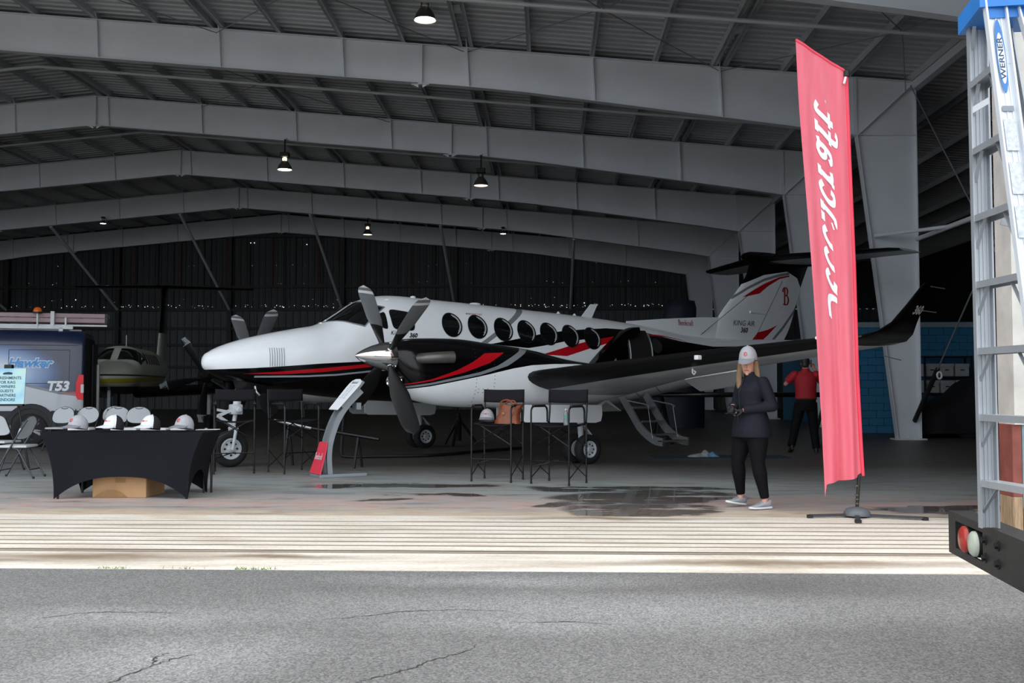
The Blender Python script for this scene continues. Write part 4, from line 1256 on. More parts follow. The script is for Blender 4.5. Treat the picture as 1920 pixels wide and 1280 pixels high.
for sg in (1, -1):
    R = []
    for y, x0, z, ch, th in ((.4, .2, 1.12, 2.2, .3), (2.2, .1, 1.2, 2.0, .28), (6.6, -.5, 1.5, 1.1, .14)):
        R.append([(x0 - cx * ch, sg * y, z + cy_ * th - cx * ch * .05) for cx, cy_ in AF])
    w2 = MB().loft(R, mfun=wing_mats).build('wing', [m_cream_p, m_boot, m_cream_p], P2, True, 50)
    n2 = MB().loft([[(x, sg * 2.2 + r * .9 * sin(2 * pi * k / 20), 1.47 + r * 1.15 * cos(2 * pi * k / 20)) for k in range(20)] for x, r in ((.12, .16), (.05, .24), (-.4, .32), (-1.5, .33), (-2.4, .2), (-2.8, .05))]).build('engine_nacelle', mat('dark_nacelle', S('#232425'), .4), P2, True, 50)
    pr2 = bpy.data.objects.new('propeller', None); COL.objects.link(pr2); pr2.parent = P2; pr2.location = (.25, sg * 2.2, 1.49)
    MB().lathe([(.001, .32), (.05, .27), (.12, .12), (.16, 0), (.16, -.12)], 20, M=Ry(pi / 2)).build('spinner', m_dkblade, pr2, True)
    for k in range(5):
        rings = []
        for i in range(12):
            r = .1 + 1.06 * i / 11; f = i / 11
            ch = (.10 + .14 * min(1, f / .35)) * (1 - max(0, (f - .8) / .2) ** 3 * .5); th = .05 * (1 - f) + .015
            tw = radians(50 * (1 - f) + 18) 
            rings.append([(.5 * ch * cos(2 * pi * q / 10) * sin(tw) + .5 * th * sin(2 * pi * q / 10) * cos(tw), .5 * ch * cos(2 * pi * q / 10) * cos(tw) - .5 * th * sin(2 * pi * q / 10) * sin(tw), r) for q in range(10)])
        b2_ = MB().loft(rings).build('propeller_blade', m_dkblade, pr2, True, 60)
        b2_.rotation_euler = (radians(30 + 72 * k), 0, 0)
        MB().loft([[(p[0] * 1.05, p[1] * 1.05, p[2]) for p in r_] for r_ in (rings[9], rings[11])]).build('tip_band', mat('pale_tip_band', S('#9aa0a4'), .5), b2_)
    mb = MB().tube([(-.6, sg * 2.2, 1.1), (-.6, sg * 2.2, .3)], .05, 8)
    mb.build('gear_leg', m_gear, P2, True)
    MB().lathe([(.08, -.09), (.2, -.09), (.26, -.04), (.26, .04), (.2, .09), (.08, .09)], 24, M=Tr(-.6, sg * 2.2, .26) @ Rx(pi / 2)).build('wheel', m_tyre, P2, True)
    R = [[(x0 - cx * ch, sg * y, 4.6 + cy_ * th) for cx, cy_ in AF] for y, x0, ch, th in ((0, -8.1, 1.4, .14), (2.9, -8.7, .8, .07))]
    MB().loft(R).build('tailplane', m_gblack, P2, True, 50)
MB().lathe([(.08, -.08), (.18, -.08), (.22, -.03), (.22, .03), (.18, .08), (.08, .08)], 24, M=Tr(1.2, 0, .22) @ Rx(pi / 2)).build('wheel', m_tyre, P2, True)
MB().tube([(1.12, 0, 1.25), (1.2, 0, .22)], .04, 8).build('gear_leg', m_gear, P2, True)
MB().loft([[(x0 - cx * ch, cy_ * .18, z) for cx, cy_ in AF] for x0, ch, z in ((-6.9, 2.1, 1.95), (-7.2, 1.9, 2.5), (-7.5, 1.75, 3.0))]).build('fin_base', m_cream_p, P2, True, 50)
MB().loft([[(x0 - cx * ch, cy_ * .18, z) for cx, cy_ in AF] for x0, ch, z in ((-7.5, 1.75, 3.0), (-8.2, 1.3, 4.6))]).build('tail_fin', m_gblack, P2, True, 50)

# ------------------------------------------------------------------ service van
def van_mat():
    t = NT('blue_and_white_van_wrap')
    sp = t.n('ShaderNodeSeparateXYZ'); t.l(t.tc.outputs['Object'], sp.inputs[0])
    x, y, z = sp.outputs
    a = t.math('DIVIDE', t.math('SUBTRACT', x, 1.75), 1.35); b = t.math('DIVIDE', t.math('SUBTRACT', z, 1.55), .62)
    d = t.math('SQRT', t.math('ADD', t.math('MULTIPLY', a, a), t.math('MULTIPLY', b, b)))
    c = t.ramp(d, [(.25, S('#c9d2de')), (.6, S('#7f9bc2')), (.88, S('#26487a')), (1.0, S('#0e1d3e'))])
    cv = t.curve(x, [(0, 1.075), (.15, 1.085), (.46, 1.12), (1.13, 1.29), (1.6, 1.42), (3, 1.7)], 0, 6, 0, 3)
    c = t.mix(t.math('LESS_THAN', z, t.math('ADD', cv, .0)), c, S('#b8bcc0'))
    c = t.mix(t.math('LESS_THAN', t.math('ABSOLUTE', t.math('SUBTRACT', z, cv)), .028), c, S('#6b747c'))
    red = t.math('MULTIPLY', t.math('LESS_THAN', x, .5), t.math('LESS_THAN', t.math('ABSOLUTE', t.math('SUBTRACT', z, t.math('ADD', 1.13, t.math('MULTIPLY', x, -.05)))), t.math('MULTIPLY', t.math('SUBTRACT', .5, x), .07)))
    c = t.mix(red, c, S('#b0222a'))
    t.col(t.mul(c, t.ramp(t.noise(2, 3), [(.3, (.94,) * 3), (.7, (1.04,) * 3)])))
    t.rough(.3); t.b.inputs['Coat Weight'].default_value = .3
    return t.m
m_van = van_mat()
m_clad = mat('dark_grey_cladding', S('#23262a'), .6)
m_wplastic = mat('white_rack_metal', S('#c9ccce'), .45)
VAN = thing('service_van', 'high roof service van in blue and white wrap with open rear and ladder on top', 'van', (-9.03, 21.6, 0), atan2(-.28, -.96))
def van_ring(x, zt, ins, z0=.42):
    pts = [(0 - ins, z0), (0 - ins, 1.3), (-.06 - ins, 2.1), (-.10 - ins, zt - .12), (-.17 - ins, zt - .03), (-.3 - ins, zt)]
    L = [(x, y, z) for y, z in pts]
    return L + [(x, -2.05 - y, z) for _, y, z in L[::-1]]
vr = [(0.0, 2.40, .03), (.05, 2.43, 0), (.6, 2.44, 0), (2.5, 2.45, 0), (4.0, 2.44, 0), (4.5, 2.38, .03), (5.0, 1.95, .06), (5.3, 1.5, .1), (5.75, 1.25, .2), (5.9, .95, .3)]
body = MB().loft([van_ring(*r) for r in vr], caps=True).build('body', m_van, VAN, True, 35)
MB().box(-.012, .02, -1.92, -.12, .55, 2.3).build('rear_opening', mat('dark_van_inside', S('#0c0d0f'), .9), VAN)
mb = MB().bbox(1.35, 5.8, -.02, .025, .35, .75, .02); mb.bbox(.02, .62, -.02, .025, .35, .75, .02)
mb.build('side_cladding', m_clad, VAN)
mb = MB()
for k in range(13):
    pass
arch = [[(1.0 + r * cos(pi * k / 16), yy, .40 + r * sin(pi * k / 16)) for r, yy in ((.40, .035), (.50, .045), (.50, -.02), (.40, -.02))] for k in range(17)]
mb.loft(arch).build('wheel_arch', m_clad, VAN, True, 40)
MB().loft([[(x + 3.9, y, z) for x, y, z in r_] for r_ in arch]).build('wheel_arch', m_clad, VAN, True, 40)
MB().lathe([(.40, 0), (.001, .001)], 28, M=Tr(4.9, .012, .40) @ Rx(-pi / 2)).build('wheel_well', m_black, VAN)
MB().add([(3.75, -.005, 1.42), (4.75, -.03, 1.42), (4.55, -.06, 1.75), (4.3, -.06, 2.0), (3.75, -.05, 2.05)], [(0, 1, 2, 3, 4)]).build('cab_window', m_glass, VAN)
MB().lathe([(.40, 0), (.001, .001)], 28, M=Tr(1.0, .012, .40) @ Rx(-pi / 2)).build('wheel_well', m_black, VAN)
def road_wheel(par, x, y, R, sgn):
    M = Tr(x, y, R) @ Rx(-pi / 2)
    t_ = MB().lathe([(R * .62, -.1), (R * .8, -.11), (R * .95, -.09), (R, -.05), (R, .05), (R * .95, .09), (R * .8, .11), (R * .62, .1)], 36, M=M).build('wheel', m_tyre, par, True, 50)
    MB().lathe([(R * .64, .10), (R * .6, .085), (R * .55, .06)], 32, M=M, caps=False).build('rim', m_alu, t_, True)
    for k in range(5):
        a = 2 * pi * k / 5 + .3
        for da in (-.16, .16):
            MB().bar((.05 * cos(a), .05 * sin(a), .085), (R * .6 * cos(a + da), R * .6 * sin(a + da), .085), .05, .03, up=(0, 0, 1), M=M).build('spoke', m_alu, t_)
    MB().lathe([(.06, .06), (.06, .11), (.03, .12)], 16, M=M).build('hub_cap', m_alu, t_, True)
road_wheel(VAN, 1.0, -.08, .36, 1); road_wheel(VAN, 4.9, -.08, .36, 1)
MB().loft([[(.0, .008, z0), (.0, -.08, z0), (.12 * k_ + .02, -.0, z0), (.12 * k_ + .02, .012, z0)] for z0, k_ in ((.98, .7), (1.05, 1), (1.35, 1), (1.5, .6))]).build('tail_light', mat('red_tail_lens', S('#c0141c'), .2, emit=.12), VAN)
MB().bbox(-.012, .05, -.06, .014, 1.12, 1.3, .008).build('reverse_light', m_wplastic, VAN)
# far rear door swung open behind the van
MB().bbox(-.07, -.02, -2.06, -1.2, .5, 2.2, .02).build('rear_door', m_black, VAN)
MB().bbox(-.12, -.06, -2.07, -1.9, .55, 1.75, .01).build('door_trim', m_wplastic, VAN)
def on_van(x0, z0, off): return lambda a, b: (x0 - a, (0 if z0 + b < 1.3 else -.06 * (z0 + b - 1.3) / .8) + off, z0 + b)
decal('hawker_o', 0, 0, m_whiteink, body, fn=lambda a, b: on_van(1.06, 1.74, .006)(a * .72, b * .72)); decal('hawker', 0, 0, mat('sky_blue_lettering', S('#3f93d6'), .4), body, fn=lambda a, b: on_van(1.06, 1.74, .010)(a * .72, b * .72))
decal('t53_o', 0, 0, mat('grey_edge_lettering', S('#5a6470'), .4), body, fn=on_van(.50, 1.255, .006)); decal('t53', 0, 0, m_whiteink, body, fn=on_van(.50, 1.255, .010))
mb = MB()
for a, b in (((.12, 2.12), (1.7, 2.12)), ((.28, 2.02), (1.45, 2.02)), ((.28, 1.32), (1.45, 1.32)), ((.28, 2.02), (.28, 1.32)), ((1.45, 2.02), (1.45, 1.32))):
    f_ = on_van(0, 0, .004)
    mb.tube([f_(-a[0], a[1]), f_(-b[0], b[1])], .006, 5)
mb.build('panel_crease', mat('navy_crease', S('#0d1830'), .4), body)
mb = MB().bbox(.25, 5, -.30, -.24, 2.47, 2.54, .01)
mb.bbox(.25, 5, -1.8, -1.74, 2.47, 2.54, .01)
for x in (.45, 1.9, 3.4): mb.box(x, x + .08, -1.8, -.24, 2.43, 2.50)
mb.build('roof_rack', m_wplastic, VAN)
lad = thing('roof_ladder', 'pinkish fibreglass extension ladder lying on the van roof rack', 'ladder', (-9.03, 21.6, 0), atan2(-.28, -.96))
m_fg = mat('faded_pink_fibreglass', S('#9a8286'), .55, 0, .15, 4)
for y in (-.35, -.80):
    for z in (2.62, 2.725): MB().box(-.38, 4.5, y - .03, y + .03, z, z + .085).build('rail', m_fg, lad)
for k in range(14):
    for z in (2.66, 2.76): MB().tube([(-.15 + .32 * k, -.35, z), (-.15 + .32 * k, -.80, z)], .017, 8).build('rung', m_alu, lad, True)
mb = MB()
for z in (2.62, 2.725): mb.box(-.43, -.37, -.39, -.31, z, z + .09); mb.box(-.43, -.37, -.84, -.76, z, z + .09)
mb.build('end_cap', m_black, lad)
mb = MB().bbox(.62, .70, -.33, -.25, 2.52, 2.85, .01); mb.bbox(.38, .42, -.33, -.25, 2.52, 2.72, .008); mb.box(-.42, 2.0, -.31, -.27, 2.535, 2.57)
mb.build('rack_clamp', m_wplastic, lad)
bc = thing('amber_beacon', 'amber warning beacon on the van roof rack', 'beacon', (-9.03 - .96 * .95 + .28 * -.25, 21.6 - .28 * .95 + .96 * .25, 2.83), 0)
MB().lathe([(.085, 0), (.08, .05), (.05, .09), (.01, .1)], 16).build('lens', mat('amber_lens', S('#b4551a'), .25, emit=.1), bc, True)
MB().lathe([(.09, -.03), (.09, 0), (.02, .001)], 16).build('base', m_black, bc)
MB().tube([(0, 0, -.34), (0, 0, -.02)], .02, 8).build('stalk', m_wplastic, bc)

# ------------------------------------------------------------------ table with black stretch cover, caps, box
m_cloth = mat('black_stretch_fabric', S('#16171c'), .85, 0, .08, 4, spec=.15)
TB = thing('covered_table', 'long folding table under a tight black stretch cover', 'table', (-4.38, 11.9, 0), 0)
mb = MB()
HX, HY, ZT = .915, .38, .745
def cover(side):
    def fn(a, b):
        s_ = 2 * a - 1
        if side in ('f', 'b'):
            zb = .25 * (1 - abs(s_) ** 2.6) if side == 'f' else .22 * (1 - abs(s_) ** 2.6)
            z = ZT + (zb - ZT) * b
            q = 1 - z / ZT
            x = s_ * (HX - .165 * (1 - (1 - q) ** 2.4))
            y = -(HY - .01 * q) if side == 'f' else HY - .02 * q
            return (x, y - .03 * sin(pi * b) * (1 - s_ * s_) * (-1 if side == 'f' else 1), z)
        zb = .30 * (1 - abs(s_) ** 2.2)
        z = ZT + (zb - ZT) * b
        q = 1 - z / ZT
        y = s_ * (HY - .012 * q)
        x = HX - .165 * (1 - (1 - q) ** 2.4) - .03 * sin(pi * b) * (1 - s_ * s_)
        return ((x if side == 'r' else -x), y, z)
    return fn
for sd in 'fblr': mb.grid(cover(sd), 24, 14)
mb.grid(lambda a, b: (-HX + 2 * HX * a, -HY + 2 * HY * b, ZT), 4, 4)
mb.build('stretch_cover', m_cloth, TB, True, 50)
mb = MB()
for x in (-.72, .72):
    for y in (-.33, .33): mb.tube([(x, y, .0), (x, y, .72)], .014, 8)
mb.build('folding_leg', m_black, TB, True)
MB().tube([(.80, .36, 0), (.80, .36, .45)], .014, 8).build('folding_leg', m_black, TB, True)
m_gcap = mat('grey_cap_twill', S('#a3a3a8'), .8, 0, .08, 30); m_wcap = mat('white_cap_front', S('#d8dade'), .8, 0, .04, 30); m_mesh = mat('black_mesh_cap_back', S('#17181b'), .85); m_brim = mat('grey_cap_brim', S('#85868c'), .8)
m_logo = mat('red_cap_logo', S('#cf4a4c'), .6)
def cap(name, label, loc, rz, front, back, brim, logo, par=None):
    t = thing(name, label, 'cap', loc, rz, 'caps on display') if par is None else par
    t.scale = (1.22, 1.22, 1.22)
    if par is None: t.rotation_euler = (0, -radians(11), rz)
    def dome(a0, a1):
        return lambda a, b: ((.098 * sin(pi / 2 * b)) * cos(a0 + (a1 - a0) * a) * 1.0, (.082 * sin(pi / 2 * b)) * sin(a0 + (a1 - a0) * a), .012 + .128 * cos(pi / 2 * b) ** .85)
    MB().grid(dome(-1.2, 1.2), 16, 10).build('cap_front', front, t, True)
    MB().grid(dome(1.2, 2 * pi - 1.2), 16, 10).build('cap_back', back, t, True)
    def br(a, b):
        th = -1.2 + 2.4 * a
        r0 = Vector((.098 * cos(th), .082 * sin(th)))
        ext = .085 * max(0, cos(th * 1.2)) ** .6 * b
        x = r0.x + ext
        return (x, r0.y, .030 - .036 * b * max(0, cos(th * 1.2)) ** .6 - 2.0 * (r0.y ** 2) * b)
    bo = MB().grid(br, 16, 6).build('brim', brim, t, True)
    sd_ = bo.modifiers.new('t', 'SOLIDIFY'); sd_.thickness = .004
    MB().ball((0, 0, .140), (.008, .008, .005), 8, 5).build('button', front, t, True)
    def on_dome(y, z):
        q = max(0, 1 - (y / .082) ** 2)
        zz = min(max((z - .012) / .128, 0), 1)
        rr = sin(math.acos(zz ** (1 / .85)))
        return Vector((.098 * sqrt(max(rr * rr - (y / .082) ** 2, 0)) + .003, y, z))
    mb = MB()
    if logo == 'ring':
        mb.tube([on_dome(.014 * cos(2 * pi * k / 14), .075 + .016 * sin(2 * pi * k / 14)) for k in range(14)], .0028, 5, closed=True)
        mb.tube([on_dome(-.004, .088), on_dome(-.004, .064)], .0025, 5)
    else:
        mb.ball(tuple(on_dome(0, .068)), (.004, .010, .010), 8, 5)
        mb.tube([on_dome(-.040, .071), on_dome(-.02, .068), on_dome(.02, .068), on_dome(.040, .071)], .0022, 5)
    mb.build('cap_logo', m_logo, t, True)
    return t
ZC = .749
ZCAP = ZC + .019
cap('baseball_cap', 'grey cap with ring logo at the end of the table beside the folding chairs', (-5.62 + .65, 11.75, ZCAP), radians(-116), m_gcap, m_gcap, m_brim, 'ring')
cap('baseball_cap', 'white mesh back cap with winged logo, next to the grey cap beside the chairs', (-4.55, 11.72, ZCAP), radians(-122), m_wcap, m_mesh, m_wcap, 'wing')
cap('baseball_cap', 'white mesh back cap with winged logo, next to the grey cap beside the papers', (-4.13, 11.72, ZCAP), radians(-120), m_wcap, m_mesh, m_wcap, 'wing')
cap('baseball_cap', 'grey cap with ring logo beside the paper sheets on the table', (-3.75, 11.74, ZCAP), radians(-114), m_gcap, m_gcap, m_brim, 'ring')
m_paper = mat('white_paper', S('#d6d8da'), .7)
pp = thing('paper_sheets', 'white papers lying on the black covered table', 'papers', (-3.62, 12.16, ZC), .3)
for k in range(3): MB().box(-.12 + .02 * k, .12 + .02 * k, -.08, .08, .002 * k, .002 * k + .0015).build('sheet', m_paper, pp)
MB().lathe([(.02, .006), (.02, .02), (.005, .022)], 10).build('paper_weight', m_alu, pp)
BL = ['low stack of white brochures on the table end beside the folding chairs', 'low stack of white brochures on the table between the two white caps', 'low stack of white brochures on the table beside the grey cap near the papers', 'short stack of white brochures on the table next to the paper sheets']
for i, (x0, x1) in enumerate(((-5.2, -4.95), (-4.7, -4.4), (-4.35, -4.05), (-4.0, -3.82))):
    b_ = MB().bbox(x0, x1, 12.02, 12.2, ZC, ZC + .022, .003).build('brochure_stack', m_paper); tag(b_, BL[i], 'brochures', 'brochures on the table')
m_card = mat('brown_cardboard', S('#b08a62'), .8, 0, .1, 6, bump=.05)
CB = thing('cardboard_box', 'brown cardboard box under the black covered table', 'box', (-4.43, 11.95, 0), radians(-4))
MB().bbox(-.33, .30, -.25, .27, .0, .26, .008).build('carton', m_card, CB)
MB().grid(lambda a, b: (-.31 + .40 * a, -.252 - .03 * sin(pi * a) * (1 - b), .005 + .085 * sin(pi * a) * (1 - b)), 12, 3).build('open_flap', mat('darker_cardboard', S('#9a7850'), .8), CB)
MB().grid(lambda a, b: (-.06 + .12 * a, -.253, .17 + .05 * b), 2, 2).build('box_print', mat('faint_print', S('#97744f'), .8), CB)

# ------------------------------------------------------------------ white folding chairs
m_wp = mat('white_moulded_plastic', S('#c3c7ca'), .45, 0, .05, 3); m_tube = mat('dark_grey_tube', S('#4a4d50'), .35, .6, .1)
def fold_chair(label, loc, rz, grp):
    """sits facing local +x"""
    t = thing('folding_chair', label, 'chair', loc, rz, grp)
    for s_ in (1, -1):
        y = s_ * .215
        MB().tube(smooth_line([(.27, y, 0), (.1, y, .32), (-.13, y, .72), (-.18, y * .96, .80)], 5), .0115, 8).build('front_leg', m_tube, t, True)
        MB().tube([(-.27, y * .9, 0), (-.05, y * .9, .40), (.05, y * .9, .43)], .0115, 8).build('rear_leg', m_tube, t, True)
        for x in (.27, -.27): MB().lathe([(.016, 0), (.016, .03)], 8, M=Tr(x, y if x > 0 else y * .9, 0)).build('foot_cap', m_black, t)
    MB().tube([(.21, -.215, .11), (.21, .215, .11)], .009, 6).build('stretcher', m_tube, t)
    MB().tube([(-.2, -.19, .12), (-.2, .19, .12)], .009, 6).build('stretcher', m_tube, t)
    MB().bbox(-.17, .22, -.2, .2, .42, .455, .014).build('seat', m_wp, t, True)
    # rounded back panel leaning with the frame
    R = []
    for dz in (0, .02):
        R.append([])
    def outline(n=28):
        L = []
        for k in range(n):
            a = 2 * pi * k / n
            cx, cz = cos(a), sin(a)
            e = 3.0 if cz < 0 else 2.2
            q = (abs(cx) ** e + abs(cz) ** e) ** (1 / e)
            L.append((.225 * cx / q * (1 if cz < 0 else 1 - .06 * cz), .17 * cz / q))
        return L
    O = outline()
    def P(y, h, d):
        z = .69 + h * .92; x = -.105 - (z - .69) * .42 + d - .25 * y * y * 1.0 + .02
        return (x, y, z)
    bk = MB(); n = len(O)
    f0 = [P(y * k_, h * k_, .012) for k_ in (1, .6, .2) for y, h in O]; f1 = [P(y * k_, h * k_, -.012) for k_ in (1, .6, .2) for y, h in O]
    vs = f0 + f1; m_ = 3 * n
    fs = []
    for L_, o_ in ((0, 0), (1, m_)):
        for r in range(2):
            for k in range(n): fs.append((o_ + r * n + k, o_ + r * n + (k + 1) % n, o_ + (r + 1) * n + (k + 1) % n, o_ + (r + 1) * n + k))
        fs.append(tuple(o_ + 2 * n + k for k in range(n)))
    for k in range(n): fs.append((k, (k + 1) % n, m_ + (k + 1) % n, m_ + k))
    bk.add(vs, fs).build('backrest', m_wp, t, True, 50)
    MB().tube([P(.07 * cos(pi * k / 8), .155 - .022 * sin(pi * k / 8), .016) for k in range(9)], .007, 6).build('hand_hole', m_black, t)
    MB().tube([P(y, h, 0) for y, h in O[:15]], .010, 6).build('back_tube', m_tube, t, True)
    return t
for x, y, rz, lb in ((-8.92, 20.3, 80, 'white folding chair behind the table, beside the van wheel'), (-8.45, 20.35, 84, 'white folding chair behind the table, next to the one beside the van wheel'), (-8.22, 21.1, 88, 'white folding chair behind the table, set back from the row'), (-7.88, 20.45, 96, 'white folding chair behind the table, fourth from the van wheel'), (-7.40, 20.3, 98, 'white folding chair behind the table, farthest from the van wheel')):
    fold_chair(lb, (x, y, 0), radians(rz + 180), 'white folding chairs behind the table')
fold_chair('white folding chair seen from its side in front of the easel', (-6.82, 14.25, 0), radians(183), 'white folding chairs by the easel')
fold_chair('white folding chair seen from behind beside the easel', (-7.62, 15.3, 0), radians(80), 'white folding chairs by the easel')

# ------------------------------------------------------------------ easel with notice
EZ = thing('easel', 'black tripod easel behind the white folding chairs', 'easel', (-7.86, 16.0, 0), 0)
for a, b in (((-.3, -.12, 0), (-.02, .06, 1.58)), ((.42, -.15, 0), (.02, .06, 1.58)), ((.05, .6, 0), (0, .08, 1.58))):
    MB().tube([a, b], .014, 8).build('leg', m_black, EZ, True)
MB().box(-.27, .27, -.09, -.02, .955, .985).build('ledge', m_black, EZ)
MB().bbox(-.06, .06, -.03, .06, 1.53, 1.6, .012).build('top_clip', m_black, EZ)
def sign_mat():
    t = NT('pale_blue_green_notice')
    t.col(t.ramp(t.noise(2.5, 2), [(.35, S('#8fc3dc')), (.5, S('#b3dbe0')), (.65, S('#bfe0cf'))])); t.rough(.5)
    return t.m
NB = thing('notice_board', 'pale blue printed refreshments notice on the easel', 'sign', (-7.86, 15.93, .985), 0)
nb = MB().box(-.27, .29, -.02, -.005, 0, .555, M=Rx(radians(-6))).build('board', sign_mat(), NB)
for i in range(6):
    MB().add([tuple(Rx(radians(-6)) @ Vector((a + .01, -.023, b + .405 - .068 * i))) for a, b in TXT['refresh%d' % i][0]], TXT['refresh%d' % i][1]).build('lettering', mat('grey_notice_print', S('#3c4c56'), .6), nb)
MB().add([tuple(Rx(radians(-6)) @ Vector((.01 + .07 * a, -.023, .48 + .02 * b))) for a, b in ((-1, -1), (1, -1), (1.1, .4), (.2, 1), (-.6, .6), (-1.1, 0))], [(0, 1, 2, 3, 4, 5)]).build('printed_logo', mat('dark_notice_logo', S('#22343f'), .6), nb)

# ------------------------------------------------------------------ tall director chairs
m_canvas = mat('black_canvas', S('#1a191e'), .85, 0, .08, 20, spec=.2); m_ctube = mat('black_chair_tube', S('#0e0e10'), .3, .3, .1)
def director(label, loc, rz):
    """faces local -y"""
    t = thing('director_chair', label, 'chair', loc, rz, 'tall director chairs')
    W, D = .28, .235
    for s_ in (1, -1):
        x = s_ * W
        # arm loop: front leg up, over, down as rear leg
        L = [(x, -D, 0), (x, -D, .93)] + [(x, -D + .07 * (1 - cos(a)), .93 + .07 * sin(a)) for a in (.5, 1.0, 1.57)] + [(x, D - .12, 1.0)] + [(x, D - .12 + .07 * sin(a), .93 + .07 * cos(a)) for a in (.5, 1.0, 1.57)] + [(x, D - .05, .80), (x, D, .78)]
        MB().tube(L, .0125, 8).build('front_leg', m_ctube, t, True)
        MB().tube([(x, D, 0), (x, D, .80), (x, D + .02, .95), (x, D + .03, 1.22)], .0125, 8).build('rear_leg', m_ctube, t, True)
        MB().bbox(x - .022, x + .022, -D + .05, D - .12, .995, 1.022, .01).build('armrest', m_black, t, True)
        MB().tube([(x, -D, .33), (x, D, .08)], .007, 6).build('side_brace', m_ctube, t); MB().tube([(x, -D, .08), (x, D, .33)], .007, 6).build('side_brace', m_ctube, t)
        for y in (-D, D): MB().lathe([(.016, 0), (.016, .03)], 8, M=Tr(x, y, 0)).build('foot_cap', m_black, t)
    for y in (-D + .02, D - .02):
        MB().tube([(-W, y, .48), (W * .55, y, .735), (W * .85, y, .76), (W, y, .76)], .008, 6).build('cross_brace', m_ctube, t, True)
        MB().tube([(W, y + .012, .48), (-W * .55, y + .012, .735), (-W * .85, y + .012, .76), (-W, y + .012, .76)], .008, 6).build('cross_brace', m_ctube, t, True)
    MB().tube([(-W, -D - .015, .30), (W, -D - .015, .30)], .009, 6).build('foot_rest', m_ctube, t)
    MB().tube([(-W, -D, .22), (0, 0, .30)], .007, 6).build('side_brace', m_ctube, t)
    MB().grid(lambda a, b: (-W + 2 * W * a, -D + .02 + (2 * D - .04) * b, .775 - .03 * sin(pi * a)), 10, 4).build('seat', m_canvas, t, True).modifiers.new('t', 'SOLIDIFY').thickness = .012
    MB().grid(lambda a, b: (-W - .01 + 2 * (W + .01) * a, D + .022 - .018 * sin(pi * a) - .01 + .01 * b, 1.045 + .175 * b - .006 * sin(pi * a)), 12, 4).build('backrest', m_canvas, t, True).modifiers.new('t', 'SOLIDIFY').thickness = .012
    return t
director('tall black director chair holding the brown handbag', (-.195, 13.8, 0), radians(-20))
director('tall black director chair with a water bottle on its seat', (.61, 13.4, 0), radians(-32))
director('tall black director chair in front of the nose wheel', (-4.06, 15.05, 0), radians(14))
director('tall black director chair between the nose wheel and the red kiosk', (-3.22, 15.15, 0), radians(42))
# on the chairs
m_leather = mat('tan_leather', S('#7e3f20'), .45, 0, .25, 8, bump=.2, bscale=25)
BG = thing('handbag', 'brown leather handbag slouched on the director chair', 'bag', (-.06, 13.74, .764), radians(-28))
rings = []
for i in range(9):
    f = i / 8
    rings.append([((.19 - .03 * f - .02 * sin(3 * f)) * math.copysign(abs(cos(2 * pi * k / 20)) ** .7, cos(2 * pi * k / 20)) + .02 * f + .07 * f * f + .008 * sin(7 * k + 3 * i), (.10 - .035 * f) * math.copysign(abs(sin(2 * pi * k / 20)) ** .7, sin(2 * pi * k / 20)), .255 * f + .018 * sin(2 * pi * k / 20 * 2 + 1) * f) for k in range(20)])
MB().loft(rings).build('bag_body', m_leather, BG, True, 60)
MB().tube(smooth_line([(-.10, -.05, .22), (-.05, -.06, .30), (.05, -.05, .31), (.13, -.04, .22), (.10, -.09, .10)], 6), .012, 8).build('strap', m_leather, BG, True)
MB().tube(smooth_line([(-.10, .04, .22), (-.02, .05, .29), (.08, .04, .30), (.13, .03, .22)], 6), .012, 8).build('strap', m_leather, BG, True)
MB().lathe([(.022, 0), (.022, .004), (.012, .006)], 12, M=Tr(-.02, -.085, .13) @ Rx(pi / 2)).build('clasp', mat('brass', S('#8a6a38'), .35, .8), BG)
cap('baseball_cap', 'pale grey cap lying on the chair seat beside the brown handbag', (-.34, 13.88, .79), radians(-100), m_gcap, m_gcap, m_brim, 'wing')
WBt = thing('water_bottle', 'clear plastic water bottle with a green label on the chair seat', 'bottle', (.70, 13.33, .758), 0)
m_pet = mat('clear_plastic', S('#c7d3d6'), .08, 0, .05, trans=.75)
MB().lathe([(.028, 0), (.031, .01), (.031, .06), (.029, .07), (.031, .08), (.031, .135), (.026, .16), (.013, .185), (.012, .198)], 18).build('bottle_body', m_pet, WBt, True)
MB().lathe([(.0318, .085), (.0318, .128)], 18, caps=False).build('bottle_label', mat('green_white_label', S('#5e9484'), .5, 0, .5, 40), WBt, True)
MB().lathe([(.0145, .196), (.0145, .212), (.002, .213)], 14).build('cap', m_wplastic, WBt, True)

# ------------------------------------------------------------------ information kiosk
m_kgrey = mat('silver_kiosk_metal', S('#8d9398'), .4, .3, .06); m_kred = mat('red_kiosk_panel', S('#e23a4e'), .4, 0, .04); m_kwhite = mat('white_info_panel', S('#f2f5f8'), .4, 0, .02)
KF = Vector((-.86, -.51, 0))
KI = thing('information_kiosk', 'silver curved information stand with red base panel and white tilted sign', 'kiosk', (-2.50, 14.45, 0), atan2(KF.y, KF.x))
